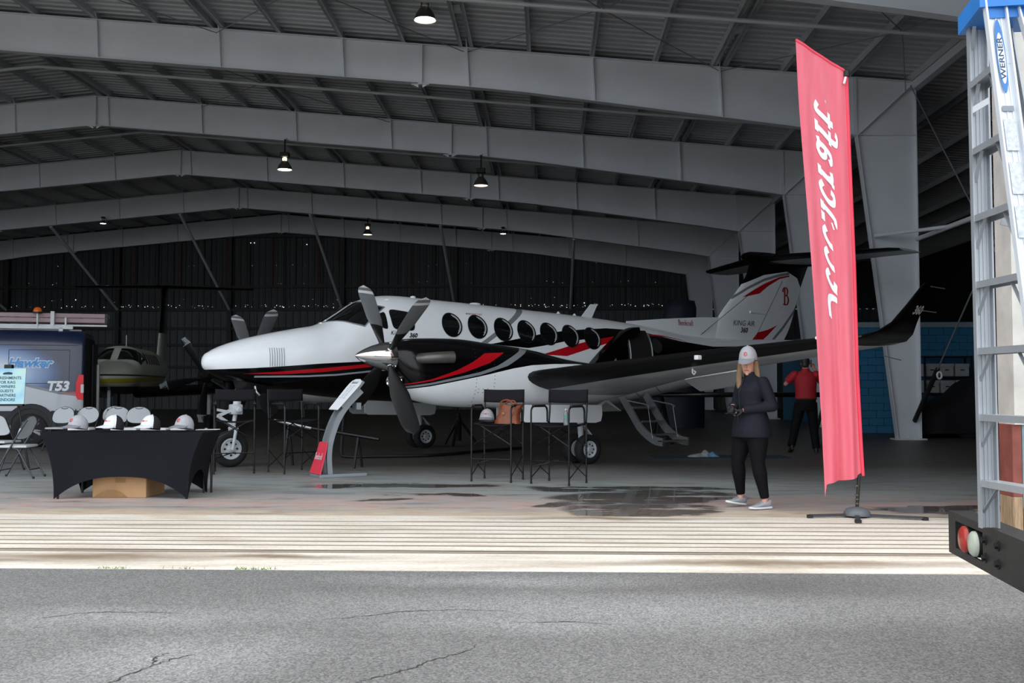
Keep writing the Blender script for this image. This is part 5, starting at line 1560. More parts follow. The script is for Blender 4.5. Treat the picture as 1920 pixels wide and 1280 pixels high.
# local x is the front, the arms lean back towards -x
MB().bbox(-.42, .28, -.20, .20, 0, .045, .008).build('base', m_kgrey, KI)
for y in (-.105, .105):
    L = smooth_line([(.10, y, .03), (.115, y, .30), (.085, y, .52), (-.01, y, .78), (-.14, y, .98), (-.36, y, 1.20)], 6)
    n = len(L); R = []
    for i, p in enumerate(L):
        d = (L[min(i + 1, n - 1)] - L[max(i - 1, 0)]).normalized()
        nn = Vector((d.z, 0, -d.x)) * .036
        R.append([p + nn + Vector((0, .022, 0)), p - nn + Vector((0, .022, 0)), p - nn - Vector((0, .022, 0)), p + nn - Vector((0, .022, 0))])
    MB().loft(R).build('curved_arm', m_kgrey, KI, True, 40)
kp = MB().loft([[(x + dx, y * s_, z) for dx, s_ in ((0, -1), (0, 1), (-.015, 1), (-.015, -1))] for x, y, z in ((.285, .21, .05), (.25, .195, .16), (.19, .165, .36), (.165, .15, .47), (.16, .14, .485))]).build('red_panel', m_kred, KI)
def on_red(x, y, z): return (.272 - (z - .05) * .29 + .02, y, z)
decal(script2d('Beechcraft', .14, .06), 0, 0, m_whiteink, kp, fn=lambda a, b: on_red(0, a * .062, .28 + b * .09))
MB().box(.225, .232, -.11, .11, .195, .215).build('lettering', m_whiteink, kp)
A0, A1 = Vector((-.02, 0, .90)), Vector((-.40, 0, 1.325))
def on_panel(a, t_, off=0.0):
    p = A0.lerp(A1, t_); d = (A1 - A0).normalized(); nn = Vector((d.z, 0, -d.x))
    return p + Vector((0, a, 0)) + nn * off
O = [(-.155, 0), (.155, 0), (.20, .72), (.195, .85), (.16, .95), (.08, 1.0), (-.08, 1.0), (-.16, .95), (-.195, .85), (-.20, .72)]
mb = MB(); n = len(O)
mb.add([on_panel(a, t_, .06) for a, t_ in O] + [on_panel(a, t_, .045) for a, t_ in O], [tuple(range(n)), tuple(range(n, 2 * n))] + [(i, (i + 1) % n, n + (i + 1) % n, n + i) for i in range(n)])
wp_ = mb.build('sign_panel', m_kwhite, KI)
m_faint = mat('faint_grey_print', S('#9aa2aa'), .5)
for k in range(9):
    for s_ in (-1, 1):
        w_ = random.uniform(.04, .07); t0 = .36 + .05 * k
        MB().add([on_panel(s_ * .02 + (0 if s_ > 0 else -w_ * 1.3), t0, .0615), on_panel(s_ * .02 + (w_ * 1.3 if s_ > 0 else 0), t0, .0615), on_panel(s_ * .02 + (w_ * 1.3 if s_ > 0 else 0), t0 + .014, .0615), on_panel(s_ * .02 + (0 if s_ > 0 else -w_ * 1.3), t0 + .014, .0615)], [(0, 1, 2, 3)]).build('printed_line', m_faint, wp_)
decal(script2d('Beechcraft', .14, .06), 0, 0, mat('grey_print', S('#5a6068'), .5), wp_, fn=lambda a, b: on_panel(-a * -.05, .88 + b * .09, .062))
MB().loft([[on_panel(-.12, .15, .04), on_panel(.12, .15, .04), on_panel(.12, .15, -.03), on_panel(-.12, .15, -.03)], [on_panel(-.15, .98, .04), on_panel(.15, .98, .04), on_panel(.15, .98, .0), on_panel(-.15, .98, .0)]]).build('panel_back', m_kgrey, KI)
MB().bbox(-.37, -.30, -.09, .09, .93, 1.03, .006).build('leaflet_holder', m_kgrey, KI)
# ------------------------------------------------------------------ red feather banner
FLX = [(2.79, 4.66), (2.82, 4.0), (2.88, 2.95), (2.94, 1.91), (3.0, .87), (3.02, .31)]
FRX = [(3.28, 4.34), (3.30, 3.47), (3.33, 2.43), (3.345, 1.39), (3.37, .72), (3.385, .40)]
def lin(tab, t_):
    k = t_ * (len(tab) - 1); i = min(int(k), len(tab) - 2); f = k - i
    return tab[i][0] * (1 - f) + tab[i + 1][0] * f, tab[i][1] * (1 - f) + tab[i + 1][1] * f
def flag_pt(s_, t_, off=0.0):
    """s 0 free edge .. 1 pole, t 0 top .. 1 bottom"""
    a, b = lin(FLX, t_), lin(FRX, t_)
    x = a[0] * (1 - s_) + b[0] * s_; z = a[1] * (1 - s_) + b[1] * s_
    amp = .012 + .055 * t_
    y = 9.94 - amp * (sin(s_ * 7.5 + 1.5 * t_ + .6) * .8 + .5 * sin(s_ * 15 + 4 * t_)) * min(1, s_ * 3 + .25) * (1 - s_ ** 6)
    y -= .035 * math.exp(-((s_ - .62 + .1 * t_) / .06) ** 2) * max(0, min(1, (t_ - .3) * 4))
    y += .02 * sin(9 * t_) * (1 - s_)
    if s_ < .06: z -= (.06 - s_) / .06 * .12 * max(0, t_ - .96) / .04
    return Vector((x, y - off, z))
def flag_mat():
    t = NT('coral_red_banner_cloth')
    t.col(t.ramp(t.noise(3, 4, stretch=(5, 1, .6)), [(.3, S('#fb7486')), (.7, S('#ff8796'))])); t.rough(.7)
    tr = t.n('ShaderNodeBsdfTranslucent'); tr.inputs[0].default_value = (*S('#ff6a7c'), 1)
    mx = t.n('ShaderNodeMixShader'); mx.inputs[0].default_value = .35
    t.l(t.b.outputs[0], mx.inputs[1]); t.l(tr.outputs[0], mx.inputs[2]); t.l(mx.outputs[0], t.out.inputs[0])
    return t.m
FG = thing('feather_banner', 'tall coral red feather banner with white mirrored script lettering', 'banner', (0, 0, 0), 0)
clo = MB().grid(lambda a, b: flag_pt(a, b), 70, 120).build('banner_cloth', flag_mat(), FG, True, 80)
MB().tube([flag_pt(1, k / 30) + Vector((.004, 0, 0)) for k in range(31)], .017, 8).build('pole_sleeve', mat('deep_red_sleeve', S('#e8455a'), .7), FG, True)
MB().tube([flag_pt(k / 12, 0) + Vector((0, 0, .006)) for k in range(13)], .013, 8).build('top_hem', mat('deep_red_sleeve', S('#e8455a'), .7), FG, True)
vs, fs = script2d('Beechcraft', .125, .115, .9)
wid = max(v[0] for v in vs) - min(v[0] for v in vs)
def on_flag(a, b):
    z = 3.02 + a / wid * 2.16
    t_ = None
    lo_, hi_ = 0.0, 1.0
    for _ in range(22):
        m_ = (lo_ + hi_) / 2
        s0 = .5
        if flag_pt(.4, m_).z > z: lo_ = m_
        else: hi_ = m_
    t_ = (lo_ + hi_) / 2
    a_, b_ = lin(FLX, t_), lin(FRX, t_)
    h_ = b + .35
    h_ = h_ * 1.36 if h_ < .5 else .68 + (h_ - .5) * .65
    x = a_[0] + .165 + h_ * .205
    s_ = (x - a_[0]) / (b_[0] - a_[0])
    return flag_pt(s_, t_, .006), z, s_
MP = [on_flag(a, b) for a, b in vs]
keep = []
for f in fs:
    z = sum(MP[i][1] for i in f) / 4; s_ = max(MP[i][2] for i in f)
    lim = 1.0 if z > 2.95 else .60 - .02 * (2.95 - z) + .03 * sin(9 * z)
    if s_ < lim: keep.append(f)
MB().add([p[0] for p in MP], keep).build('lettering', m_whiteink, clo)
MB().add([flag_pt(.56 + .05 * a * 8, .11 - .012 * b * 8, .006) for a, b in TXT['reg'][0]], TXT['reg'][1]).build('registered_mark', m_whiteink, clo)
MB().tube([(3.325, 9.94, .06), (3.35, 9.94, .40), (3.385, 9.95, .42)], .016, 10).build('pole', m_black, FG, True)
for z in (.13, .17, .21, .3): MB().lathe([(.02, z), (.02, z + .012)], 10, M=Tr(3.328, 9.94, 0)).build('pole_ring', mat('bronze_ring', S('#6a5f48'), .4, .5), FG)
MB().lathe([(.03, 0), (.03, .05), (.012, .07)], 10, M=Tr(3.283, 9.93, 4.30)).build('pole_tip', m_black, FG, True)
MB().tube([(3.27, 9.92, 4.29), (3.25, 9.91, 4.22)], .012, 6).build('sleeve_toggle', m_whiteink, FG)
MB().lathe([(.125, .022), (.125, .05), (.10, .085), (.05, .10), (.025, .105)], 24, M=Tr(3.325, 9.94, 0)).build('base_weight', mat('grey_plastic_base', S('#5d6266'), .5), FG, True)
for dx, dy in ((-.47, -.06), (-.13, -.42), (.56, -.24), (.15, .4)):
    d = Vector((dx, dy, 0)); c0 = Vector((3.325, 9.94, .026))
    MB().bar(c0, c0 + d, .042, .022).build('foot_arm', mat('dark_steel_foot', S('#3d4145'), .45, .3), FG)
    MB().box(-.025, .025, -.025, .025, 0, .034, M=Tr(*(c0 + d - Vector((0, 0, .026))))).build('foot_pad', m_black, FG)

# ------------------------------------------------------------------ truck tail end with bumper, stepladder standing on it
d_ = Vector((-.132, -.991, 0)).normalized()
TK = thing('flatbed_truck', 'black steel rear bumper of a flatbed truck with round tail lights', 'truck', (2.335, 5.5, 0), atan2(d_.y, d_.x))
m_bump = mat('chipped_black_bumper', S('#2b2a2a'), .5, .2, .35, 9, bump=.1)
# local x runs along the bumper, local -y looks out
mb = MB()
Z0, Z1 = .385, .605
for a, b, c, d in ((0, .12, Z0, Z1), (.12, .56, Z0, .425), (.12, .56, .565, Z1), (.56, 2.4, Z0, Z1)):
    mb.box(a, b, -.006, .006, c, d)
mb.box(0, 2.4, .006, .11, Z1 - .008, Z1); mb.box(0, 2.4, .006, .06, Z0, Z0 + .008); mb.box(-.004, .006, -.006, .11, Z0, Z1)
mb.build('bumper', m_bump, TK)
MB().box(.10, .58, .05, .06, .41, .58).build('light_box', m_black, TK)
for s_, r, m_ in ((.30, .066, mat('red_lamp_lens', S('#b0392f'), .3, 0, .1)), (.455, .062, mat('cloudy_white_lens', S('#b9bfae'), .3, 0, .1))):
    lp = MB().lathe([(r, 0), (r, .02), (r * .8, .032), (.001, .038)], 28, M=Tr(s_, .0, .495) @ Rx(pi / 2)).build('lamp_lens', m_, TK, True, 60)
    MB().lathe([(r * 1.06, -.04), (r * 1.06, .006), (r, .008)], 28, M=Tr(s_, .0, .495) @ Rx(pi / 2), caps=False).build('lamp_rim', m_black, lp, True)
for s_ in (.60, .78):
    for z in (.535, .452):
        b_ = MB().lathe([(.024, 0), (.024, .004)], 16, M=Tr(s_, -.006, z) @ Rx(pi / 2)); b_.lathe([(.015, .004), (.015, .018), (.006, .02)], 6, M=Tr(s_, -.006, z) @ Rx(pi / 2))
        b_.build('bolt', m_black, TK)
mb = MB()
for s_ in (.9, 1.8): mb.box(s_, s_ + .09, .1, .7, .40, .52)
mb.build('bumper_bracket', m_bump, TK)
MB().bbox(.55, 2.5, .30, 4.2, .56, .60, .005).build('flat_bed', m_bump, TK)
for s_ in (.75, 2.1): road_wheel(TK, s_, 1.6, .36, 1)
m_al = mat('ladder_aluminium', S('#b9bdc1'), .38, .55, .12, 4, stretch=(1, 1, .2)); m_alw = mat('bright_ladder_rail', S('#dfe3e8'), .4, .15, .05)
m_lblue = mat('blue_ladder_cap', S('#2a7fd0'), .4)
LD = thing('stepladder', 'tall aluminium stepladder with blue top cap standing on the truck bumper', 'ladder', (0, 0, 0), 0)
LB, LT = Vector((2.215, 4.80, .61)), Vector((2.14, 4.66, 2.96)); RB, RT = Vector((2.275, 4.26, .61)), Vector((2.095, 4.40, 2.96))
def rail(a, b, w, th, name, m, ribs=0, side=1):
    """channel: web of width w along x, thickness th along y"""
    mb = MB()
    mb.bar(a, b, w, th, up=(0, 1, 0))
    ax = Vector((1, 0, 0))
    for s_ in (-1, 1):
        o = ax * (s_ * (w / 2 - .004)) + Vector((0, side * .014, 0))
        mb.bar(a + o, b + o, .008, .028, up=(0, 1, 0))
    for k in range(ribs):
        o = ax * (-w / 2 + w * (k + 1) / (ribs + 1)) + Vector((0, side * (th / 2 + .0015), 0))
        mb.bar(a + o, b + o, .007, .004, up=(0, 1, 0))
    return mb.build(name, m, LD)
rl = rail(LB, LT, .088, .006, 'front_rail', m_al, 4, -1); rr_ = rail(RB, RT, .094, .006, 'front_rail', m_alw, 3, -1)
rail(Vector((2.70, 4.82, .61)), LT + Vector((.12, 0, 0)), .06, .006, 'rear_rail', m_al, 2, -1); rail(Vector((2.72, 4.24, .61)), RT + Vector((.12, 0, 0)), .066, .006, 'rear_rail', m_alw, 2, -1)
for k in range(8):
    t_ = (.22 + .305 * k) / 2.35
    a, b = LB.lerp(LT, t_), RB.lerp(RT, t_)
    st_ = MB().bar(a, b, .078, .004).bar(a + Vector((-.039, 0, -.014)), b + Vector((-.039, 0, -.014)), .004, .03).bar(a + Vector((.039, 0, -.014)), b + Vector((.039, 0, -.014)), .004, .03)
    st_.build('step', m_al, LD)
    for e, f in ((a, b), (b, a)):
        MB().bar(e + Vector((-.02, 0, -.15)), e.lerp(f, .25) + Vector((-.02, 0, -.02)), .016, .004).build('step_brace', m_al, LD)
u_ = (RT - LT).normalized()
MB().bar(LT - u_ * .05 + Vector((.09, 0, -.01)), RT + u_ * .05 + Vector((.09, 0, -.01)), .30, .085).build('top_cap', m_lblue, LD)
MB().bar(RT + u_ * .012 + Vector((-.035, 0, -.04)), RT + u_ * .012 + Vector((.13, 0, -.03)), .012, .12).build('cap_flange', m_lblue, LD)
for dx in (-.01, .04, .09):
    MB().lathe([(.011, 0), (.008, .006), (.001, .007)], 10, M=Tr(RT.x + dx, RT.y + u_.y * .024, RT.z - .03 + .02 * (dx == .04)) @ Rx(pi / 2)).build('rivet', m_alw, LD)
RD = (RB - RT).normalized()
def on_rail(a, b, off=.012):
    p = RT + RD * (.27 - b)
    return (p.x + a, p.y - off, p.z)
lb_ = MB().add([on_rail(.020 * cos(2 * pi * k / 28), .165 * sin(2 * pi * k / 28), .0125) for k in range(28)], [tuple(range(28))]).build('label_oval', mat('blue_label', S('#3f7fc4'), .5), LD)
MB().add([on_rail(.016 * cos(2 * pi * k / 28), .115 * sin(2 * pi * k / 28) - .01, .0135) for k in range(28)], [tuple(range(28))]).build('label_field', m_whiteink, lb_)
MB().add([on_rail(b * .42, a * .62 - .01, .0145) for a, b in [(p[0], -p[1]) for p in TXT['werner'][0]]], TXT['werner'][1]).build('lettering', mat('navy_print', S('#27405e'), .5), lb_)
MB().add([on_rail(a, b, .0125) for a, b in ((-.025, -.245), (.025, -.245), (.025, -.222), (-.025, -.222))], [(0, 1, 2, 3)]).build('warning_label', mat('grey_label', S('#8d949c'), .5), LD)
for k in range(3): MB().add([on_rail(a, b - .19 * k, .0125) for a, b in ((-.027, -.42), (.027, -.42), (.027, -.28), (-.027, -.28))], [(0, 1, 2, 3)]).build('safety_label', mat('pale_label', S('#d3d8de'), .5, 0, .25, 60), LD)
a = LB.lerp(LT, .82); MB().bar(a + Vector((-.046, -.05, -.01)), a + Vector((-.046, -.21, -.01)), .002, .03).build('step_label', m_whiteink, LD)
MB().bar(LB.lerp(LT, .6) + Vector((.07, -.05, 0)), Vector((2.45, 4.6, 1.95)), .012, .03).build('spreader', m_al, LD)
MB().bar(RT + Vector((.13, .02, -.62)), RT + Vector((.19, .02, -1.0)), .004, .035).build('spreader', m_al, LD)

# ------------------------------------------------------------------ things at the back and on the floor
m_cover = mat('black_car_cover', S('#121115'), .8, 0, .2, 3)
CC = thing('covered_car', 'car under a black fitted cover in front of the blue wall', 'car', (12.1, 25.6, 0), 0)
prof = [(-2.1, .62), (-2.0, .80), (-1.6, .92), (-1.15, 1.05), (-.75, 1.40), (-.2, 1.55), (.6, 1.55), (1.3, 1.35), (1.7, 1.1), (2.1, 1.0), (2.2, .7)]
R = []
for x, h in [(p.x, p.y) for p in smooth_line([(a, b) for a, b in prof], 4)]:
    w_ = .9 if abs(x) < 1.8 else .9 - (abs(x) - 1.8) * .5
    R.append([(x + .01 * sin(17 * x), -w_, .12), (x, -w_ - .02, .5), (x, -w_ + .06, min(.85, h * .8)), (x, -w_ * .72, h * .97), (x, 0, h), (x, w_ * .72, h * .97), (x, w_ - .06, min(.85, h * .8)), (x, w_, .5), (x, w_, .12)])
MB().loft(R).build('car_cover', m_cover, CC, True, 60)
for x in (-1.1, 1.35):
    for y in (-.72, .72):
        t_ = MB().lathe([(.2, -.1), (.31, -.09), (.32, .09), (.2, .1)], 24, M=Tr(x, y, .32) @ Rx(pi / 2)).build('wheel', m_tyre, CC, True)
        MB().lathe([(.2, .1), (.05, .08)], 20, M=Tr(x, y, .32) @ Rx(pi / 2)).build('wheel_rim', m_alu, t_, True)
SH = thing('storage_shelf', 'dark steel shelf standing against the blue block wall', 'shelf', (11.45, 27.1, 0), 0)
for x in (-.62, .62):
    for y in (-.2, .2): MB().box(x - .02, x + .02, y - .02, y + .02, 0, 2.06).build('post', m_black, SH)
for z in (.5, 1.05, 1.485, 2.02): MB().box(-.62, .62, -.22, .22, z, z + .035).build('shelf_board', m_black, SH)
for z, xs_ in ((1.521, (-.41, -.02, .39)), (1.086, (-.40, -.01, .40))):
    for x in xs_:
        bx_ = thing('storage_box', 'white lidded storage box on the %s shelf, %s' % ('upper' if z > 1.3 else 'lower', ('beside the steel column', 'in the middle of the row', 'at the end above the covered car')[xs_.index(x)]), 'box', (11.45 + x, 27.1, z), 0, 'storage boxes on the steel shelf')
        MB().bbox(-.175, .175, -.17, .17, 0, .30, .01).build('box_body', mat('greyish_white_box', S('#a9acac'), .7), bx_)
        MB().bbox(-.185, .185, -.18, .18, .25, .33, .008).build('lid', mat('greyish_white_box', S('#a9acac'), .7), bx_)
        MB().box(-.05, .05, -.176, -.168, .15, .18).build('hand_slot', m_black, bx_)
o = MB().bbox(2.5, 4.9, 18.0, 18.75, 0, .012, .004).build('floor_mat', mat('dark_blue_mat', S('#1d3346'), .8)); tag(o, 'dark blue mat lying on the floor under the airplane stairs', 'mat')
RG = thing('cleaning_rag', 'crumpled white and blue cleaning rag on the dark blue mat', 'rag', (3.36, 18.3, .013), 0)
def rag(a, b):
    x, y = (a - .5) * .46, (b - .5) * .3
    h = (.05 + .11 * math.exp(-((x - .05) ** 2 + y * y) / .008)) * (abs(sin(9 * x + 4 * y)) * .6 + .4) * (1 - (2 * a - 1) ** 4) * (1 - (2 * b - 1) ** 4)
    return (x + .02 * sin(20 * y), y + .02 * sin(17 * x), h + .001)
MB().grid(rag, 26, 18).build('cloth', mat('dirty_white_cloth', S('#9a9fa0'), .9, 0, .4, 18), RG, True)
MB().grid(lambda a, b: tuple(Vector(rag(.4 + .6 * a, b)) * .75 + Vector((.14, -.04, .002))), 14, 12).build('blue_cloth', mat('light_blue_cloth', S('#5f8fb4'), .9, 0, .3, 14), RG, True)
# tall thing under a tarp, far behind the cabin
TP = thing('tarp_covered_stack', 'tall shape under a dark blue tarp near the back wall', 'tarp', (5.1, 31.5, 0), 0)
R = [[((w_ + .08 * sin(5 * k + i)) * cos(2 * pi * k / 18) + sx, (w_ * .8 + .06 * sin(4 * k + 2 * i)) * sin(2 * pi * k / 18), z) for k in range(18)] for i, (z, w_, sx) in enumerate(((0, .8, 0), (1, .75, 0), (2.2, .66, 0), (3.1, .55, .02), (3.65, .46, .06), (3.88, .36, .1), (3.92, .1, .1)))]
MB().loft(R).build('tarp', mat('dark_blue_tarp', S('#1a2230'), .7, 0, .2, 3), TP, True, 60)
# dark low beam on trestles behind the wing
BM = thing('dark_beam', 'long dark horizontal beam on trestles behind the airplane wing', 'beam', (5.5, 22.6, 0), 0)
MB().bbox(-2.6, 1.9, -.12, .12, 1.02, 1.13, .03).build('beam', m_gblack, BM, True)
for x in (-2.2, 1.4):
    mb = MB()
    for sx in (-.18, .18):
        for sy in (-.3, .3): mb.bar((x + sx, sy, 0), (x, 0, 1.03), .05, .05)
    mb.build('trestle', m_black, BM)
# tow bar and air hose under the fuselage
HS = MB().tube(smooth_line([(-2.95, 18.2, 1.02), (-2.98, 18.15, .6), (-3.0, 18.1, .12), (-2.9, 18.05, .03), (-2.4, 18.1, .03), (-1.4, 18.4, .03), (-.6, 19.6, .03), (.2, 20.6, .03)], 8), .028, 8).build('ground_power_cable', mat('black_rubber_cable', S('#101012'), .6), None, True)
tag(HS, 'black cable hanging from the fuselage and trailing over the floor', 'cable')
JK = thing('wing_jack_stand', 'dark tripod jack stand on the floor behind the landing gear', 'jack', (-1.15, 22.0, 0), .3)
for k in range(3):
    MB().bar((.42 * cos(2.1 * k), .42 * sin(2.1 * k), .02), (.03 * cos(2.1 * k), .03 * sin(2.1 * k), .55), .05, .05).build('leg', m_black, JK)
MB().lathe([(.07, .1), (.07, .6), (.04, .62), (.04, .7)], 14).build('ram', m_black, JK, True)
TW = thing('tow_bar', 'silver and black tow bar resting on a small stand behind the director chairs', 'tow bar', (-3.25, 16.2, 0), radians(-16))
MB().tube([(-.55, 0, .72), (.1, 0, .60)], .025, 8).build('silver_bar', m_alu, TW, True); MB().tube([(.1, 0, .60), (1.25, 0, .44)], .028, 8).build('black_bar', m_ctube, TW, True)
for x, z in ((-.3, .67), (.9, .48)): MB().bar((x, -.15, 0), (x, 0, z), .03, .03).bar((x, .15, 0), (x, 0, z), .03, .03).build('stand', m_black, TW)
# ------------------------------------------------------------------ people
def hand(mb, w, d, n, r=.009, k=1.0, curl=.9, thumb=1):
    """palm and five bent fingers: w wrist, d pointing direction, n back-of-hand normal"""
    d = Vector(d).normalized(); n = Vector(n); n = (n - d * n.dot(d)).normalized(); s_ = d.cross(n).normalized() * thumb
    w = Vector(w)
    mb.tube([w, w + d * .03 * k, w + d * .085 * k], [(.026 * k, .017 * k), (.036 * k, .016 * k), (.038 * k, .014 * k)], 10)
    for i, (off, L) in enumerate(((.030, .066), (.010, .075), (-.010, .070), (-.029, .055))):
        p = w + d * .080 * k + s_ * off * k
        a = 0; pts = [p]
        for q in range(3):
            a += curl * (.55 + .2 * q)
            dd = d * cos(a) - n * sin(a)
            p = p + dd * L * k / 3 * (1.15 - .15 * q); pts.append(p)
        mb.tube(pts, [r, r, r * .9, r * .75], 8)
    p = w + d * .025 * k + s_ * .028 * k
    mb.tube([p, p + (d * .5 + s_ * .8) .normalized() * .03 * k, p + (d * .8 + s_ * .5 - n * .3).normalized() * .062 * k], [r * 1.2, r * 1.1, r * .8], 8)
def ell_tube(mb, pts, rad, seg=16, M=None):
    """upright rings: pts (x, y, z), rad (rx, ry)"""
    mb.loft([[(p[0] + r[0] * cos(2 * pi * k / seg), p[1] + r[1] * sin(2 * pi * k / seg), p[2]) for k in range(seg)] for p, r in zip(pts, rad)], True, M=M)
m_skin = mat('skin', S('#c08f7c'), .5, 0, .06, 12)
m_skin2 = mat('tanned_skin', S('#a87763'), .5, 0, .06, 12)
m_hair = mat('dark_blonde_hair', S('#75593c'), .5, 0, .35, 30, stretch=(1, 1, .15))
m_hair2 = mat('short_dark_hair', S('#1f1916'), .6, 0, .3, 40)
def head(mb, c, k=1.0, M=None):
    x, y, z = c
    mb.ball((x, y, z + .01 * k), (.098 * k, .076 * k, .112 * k), 20, 14, M=M)
    mb.ball((x + .03 * k, y, z - .06 * k), (.058 * k, .055 * k, .062 * k), 16, 10, M=M)      # jaw
    mb.ball((x + .072 * k, y, z - .108 * k), (.016 * k, .018 * k, .014 * k), 10, 8, M=M)     # chin
    mb.tube([(x + .085 * k, y, z + .01 * k), (x + .108 * k, y, z - .028 * k), (x + .088 * k, y, z - .036 * k)], [.010 * k, .015 * k, .010 * k], 8, M=M)
    for s_ in (1, -1): mb.ball((x - .005 * k, y + s_ * .078 * k, z - .005 * k), (.018 * k, .010 * k, .028 * k), 8, 6, M=M)
def face_bits(par, c, M, k=1.0):
    x, y, z = c
    for s_ in (1, -1):
        MB().ball((x + .087 * k, y + s_ * .032 * k, z + .012 * k), (.008 * k, .015 * k, .008 * k), 10, 6, M=M).build('eye', mat('eye', S('#2c2622'), .3), par, True)
        MB().tube([(x + .096 * k, y + s_ * .016 * k, z + .032 * k), (x + .088 * k, y + s_ * .048 * k, z + .033 * k)], .004 * k, 6, M=M).build('eyebrow', m_hair, par)
    MB().tube([(x + .086 * k, y - .026 * k, z - .066 * k), (x + .097 * k, y, z - .063 * k), (x + .086 * k, y + .026 * k, z - .066 * k)], [.003, .006, .003], 8, M=M).build('lips', mat('lips', S('#96534e'), .5), par, True)
def shoe(par, ankle, yaw, pitch, m_up, m_sole, L=.27):
    M = Tr(*ankle) @ Rz(yaw) @ Ry(pitch)
    def ring(x, w, z0, z1, e=2.6):
        R = []
        for k in range(16):
            a = 2 * pi * k / 16
            c, s_ = cos(a), sin(a)
            R.append((x, w * math.copysign(abs(c) ** (2 / e), c), (z0 + z1) / 2 + (z1 - z0) / 2 * math.copysign(abs(s_) ** (2 / e), s_)))
        return R
    zb = -.085
    sole = MB().loft([ring(-.075, .025, zb, zb + .028), ring(-.06, .036, zb, zb + .03), ring(0, .036, zb, zb + .026), ring(.08, .045, zb, zb + .026), ring(.14, .043, zb + .002, zb + .028), ring(.178, .03, zb + .006, zb + .03), ring(.192, .012, zb + .01, zb + .03)], M=M).build('shoe', m_sole, par, True, 60)
    MB().loft([ring(-.068, .022, zb + .024, .01), ring(-.05, .034, zb + .024, .012), ring(-.005, .037, zb + .022, .0), ring(.04, .039, zb + .022, -.012), ring(.085, .042, zb + .022, -.032), ring(.135, .040, zb + .022, -.046), ring(.17, .028, zb + .022, -.054), ring(.185, .01, zb + .024, -.058)], M=M).build('shoe_upper', m_up, sole, True, 60)
    mb = MB()
    for i in range(4): mb.tube([(.035 + .02 * i, -.022, -.012 - .006 * i), (.042 + .02 * i, 0, -.004 - .007 * i), (.035 + .02 * i, .022, -.012 - .006 * i)], .003, 5, M=M)
    mb.build('laces', m_up, sole)

# woman in navy jacket and black leggings, walking, head turned
WO = thing('person', 'woman in navy jacket, black leggings, grey cap and grey sneakers', 'person', (2.50, 10.72, 0), atan2(-.42, -.91))
HC = (.035, .0, 1.505); HM = Tr(*HC) @ Rz(radians(38)) @ Ry(radians(8)) @ Tr(*[-c for c in HC])
HL, HR = ((-.005, .09, .86), (.02, .125, .475), (-.045, .15, .105)), ((.01, -.09, .86), (.085, -.125, .475), (.02, -.165, .125))
AL, AR = ((-.015, .175, 1.315), (-.075, .245, 1.06), (.175, .095, 1.02)), ((-.01, -.165, 1.315), (.02, -.225, 1.06), (.215, -.03, 1.06))
bd = MB()
head(bd, HC, 1.0, HM)
bd.tube([(0, 0, 1.30), (.01, 0, 1.39), (.03, 0, 1.46)], [.06, .048, .052], 14)
ell_tube(bd, [(0, 0, .84), (0, 0, .95), (0, 0, 1.08), (.01, 0, 1.22), (-.005, 0, 1.33), (0, 0, 1.36)], [(.12, .15), (.12, .15), (.095, .12), (.105, .14), (.07, .15), (.04, .07)])
for L in (HL, HR): bd.tube([L[0], Vector(L[0]).lerp(Vector(L[1]), .5), L[1], Vector(L[1]).lerp(Vector(L[2]), .35), L[2], (L[2][0] + .01, L[2][1], L[2][2] - .06)], [.082, .07, .052, .05, .034, .032], 14)
for L in (AL, AR): bd.tube([L[0], L[1], L[2]], [.042, .034, .024], 12)
hand(bd, AL[2], (.72, -.6, -.12), (.3, .6, .7), .0075, .92, 1.0, -1); hand(bd, AR[2], (.72, .5, -.2), (.4, -.5, .75), .0075, .92, 1.0, 1)
remeshed(bd, 'body', m_skin, WO, .0065, 2)
face_bits(WO, HC, HM)
jk = MB()
ell_tube(jk, [(.0, 0, .735), (.0, 0, .80), (.0, 0, .90), (.005, 0, 1.02), (.015, 0, 1.12), (.02, 0, 1.22), (.0, 0, 1.31), (-.005, 0, 1.365), (.0, 0, 1.39)], [(.192, .228), (.192, .226), (.175, .205), (.14, .168), (.135, .158), (.132, .168), (.098, .172), (.072, .10), (.062, .068)], 28)
ell_tube(jk, [(.005, 0, 1.34), (.01, 0, 1.415)], [(.075, .082), (.066, .068)], 20)
for L in (AL, AR):
    a, b, c = (Vector(p) for p in L)
    jk.ball(tuple(a + Vector((0, 0, -.012))), (.066, .062, .064)); jk.ball(tuple(b), .060)
    jk.tube([a + Vector((0, 0, -.01)), a.lerp(b, .4), b.lerp(a, .02)], [.064, .064, .060], 16); jk.tube([b, b.lerp(c, .5), c.lerp(b, .0)], [.060, .052, .044], 16)
m_navy = mat('navy_softshell', S('#171a23'), .75, 0, .12, 8, bump=.25, bscale=16, spec=.2)
jo = remeshed(jk, 'jacket', m_navy, WO, .009, 4)
MB().tube([(.175, -.01, .76), (.172, -.005, .92), (.150, 0, 1.05), (.158, 0, 1.2), (.102, 0, 1.335), (.078, 0, 1.40)], .0045, 6).build('zip', m_black, jo)
MB().tube([(-.03, .185, 1.075), (.02, .215, 1.08)], .006, 6).build('sleeve_stripe', mat('reflective_grey', S('#8a8d92'), .4), jo)
lg = MB()
ell_tube(lg, [(0, 0, .70), (0, 0, .80), (0, 0, .92), (0, 0, .98)], [(.125, .165), (.155, .19), (.14, .172), (.12, .15)], 24)
for L in (HL, HR):
    a, b, c = (Vector(p) for p in L)
    lg.tube([a, a.lerp(b, .3), a.lerp(b, .7), b, b.lerp(c, .3), b.lerp(c, .65), c.lerp(b, .02)], [.115, .116, .092, .070, .073, .056, .045], 18)
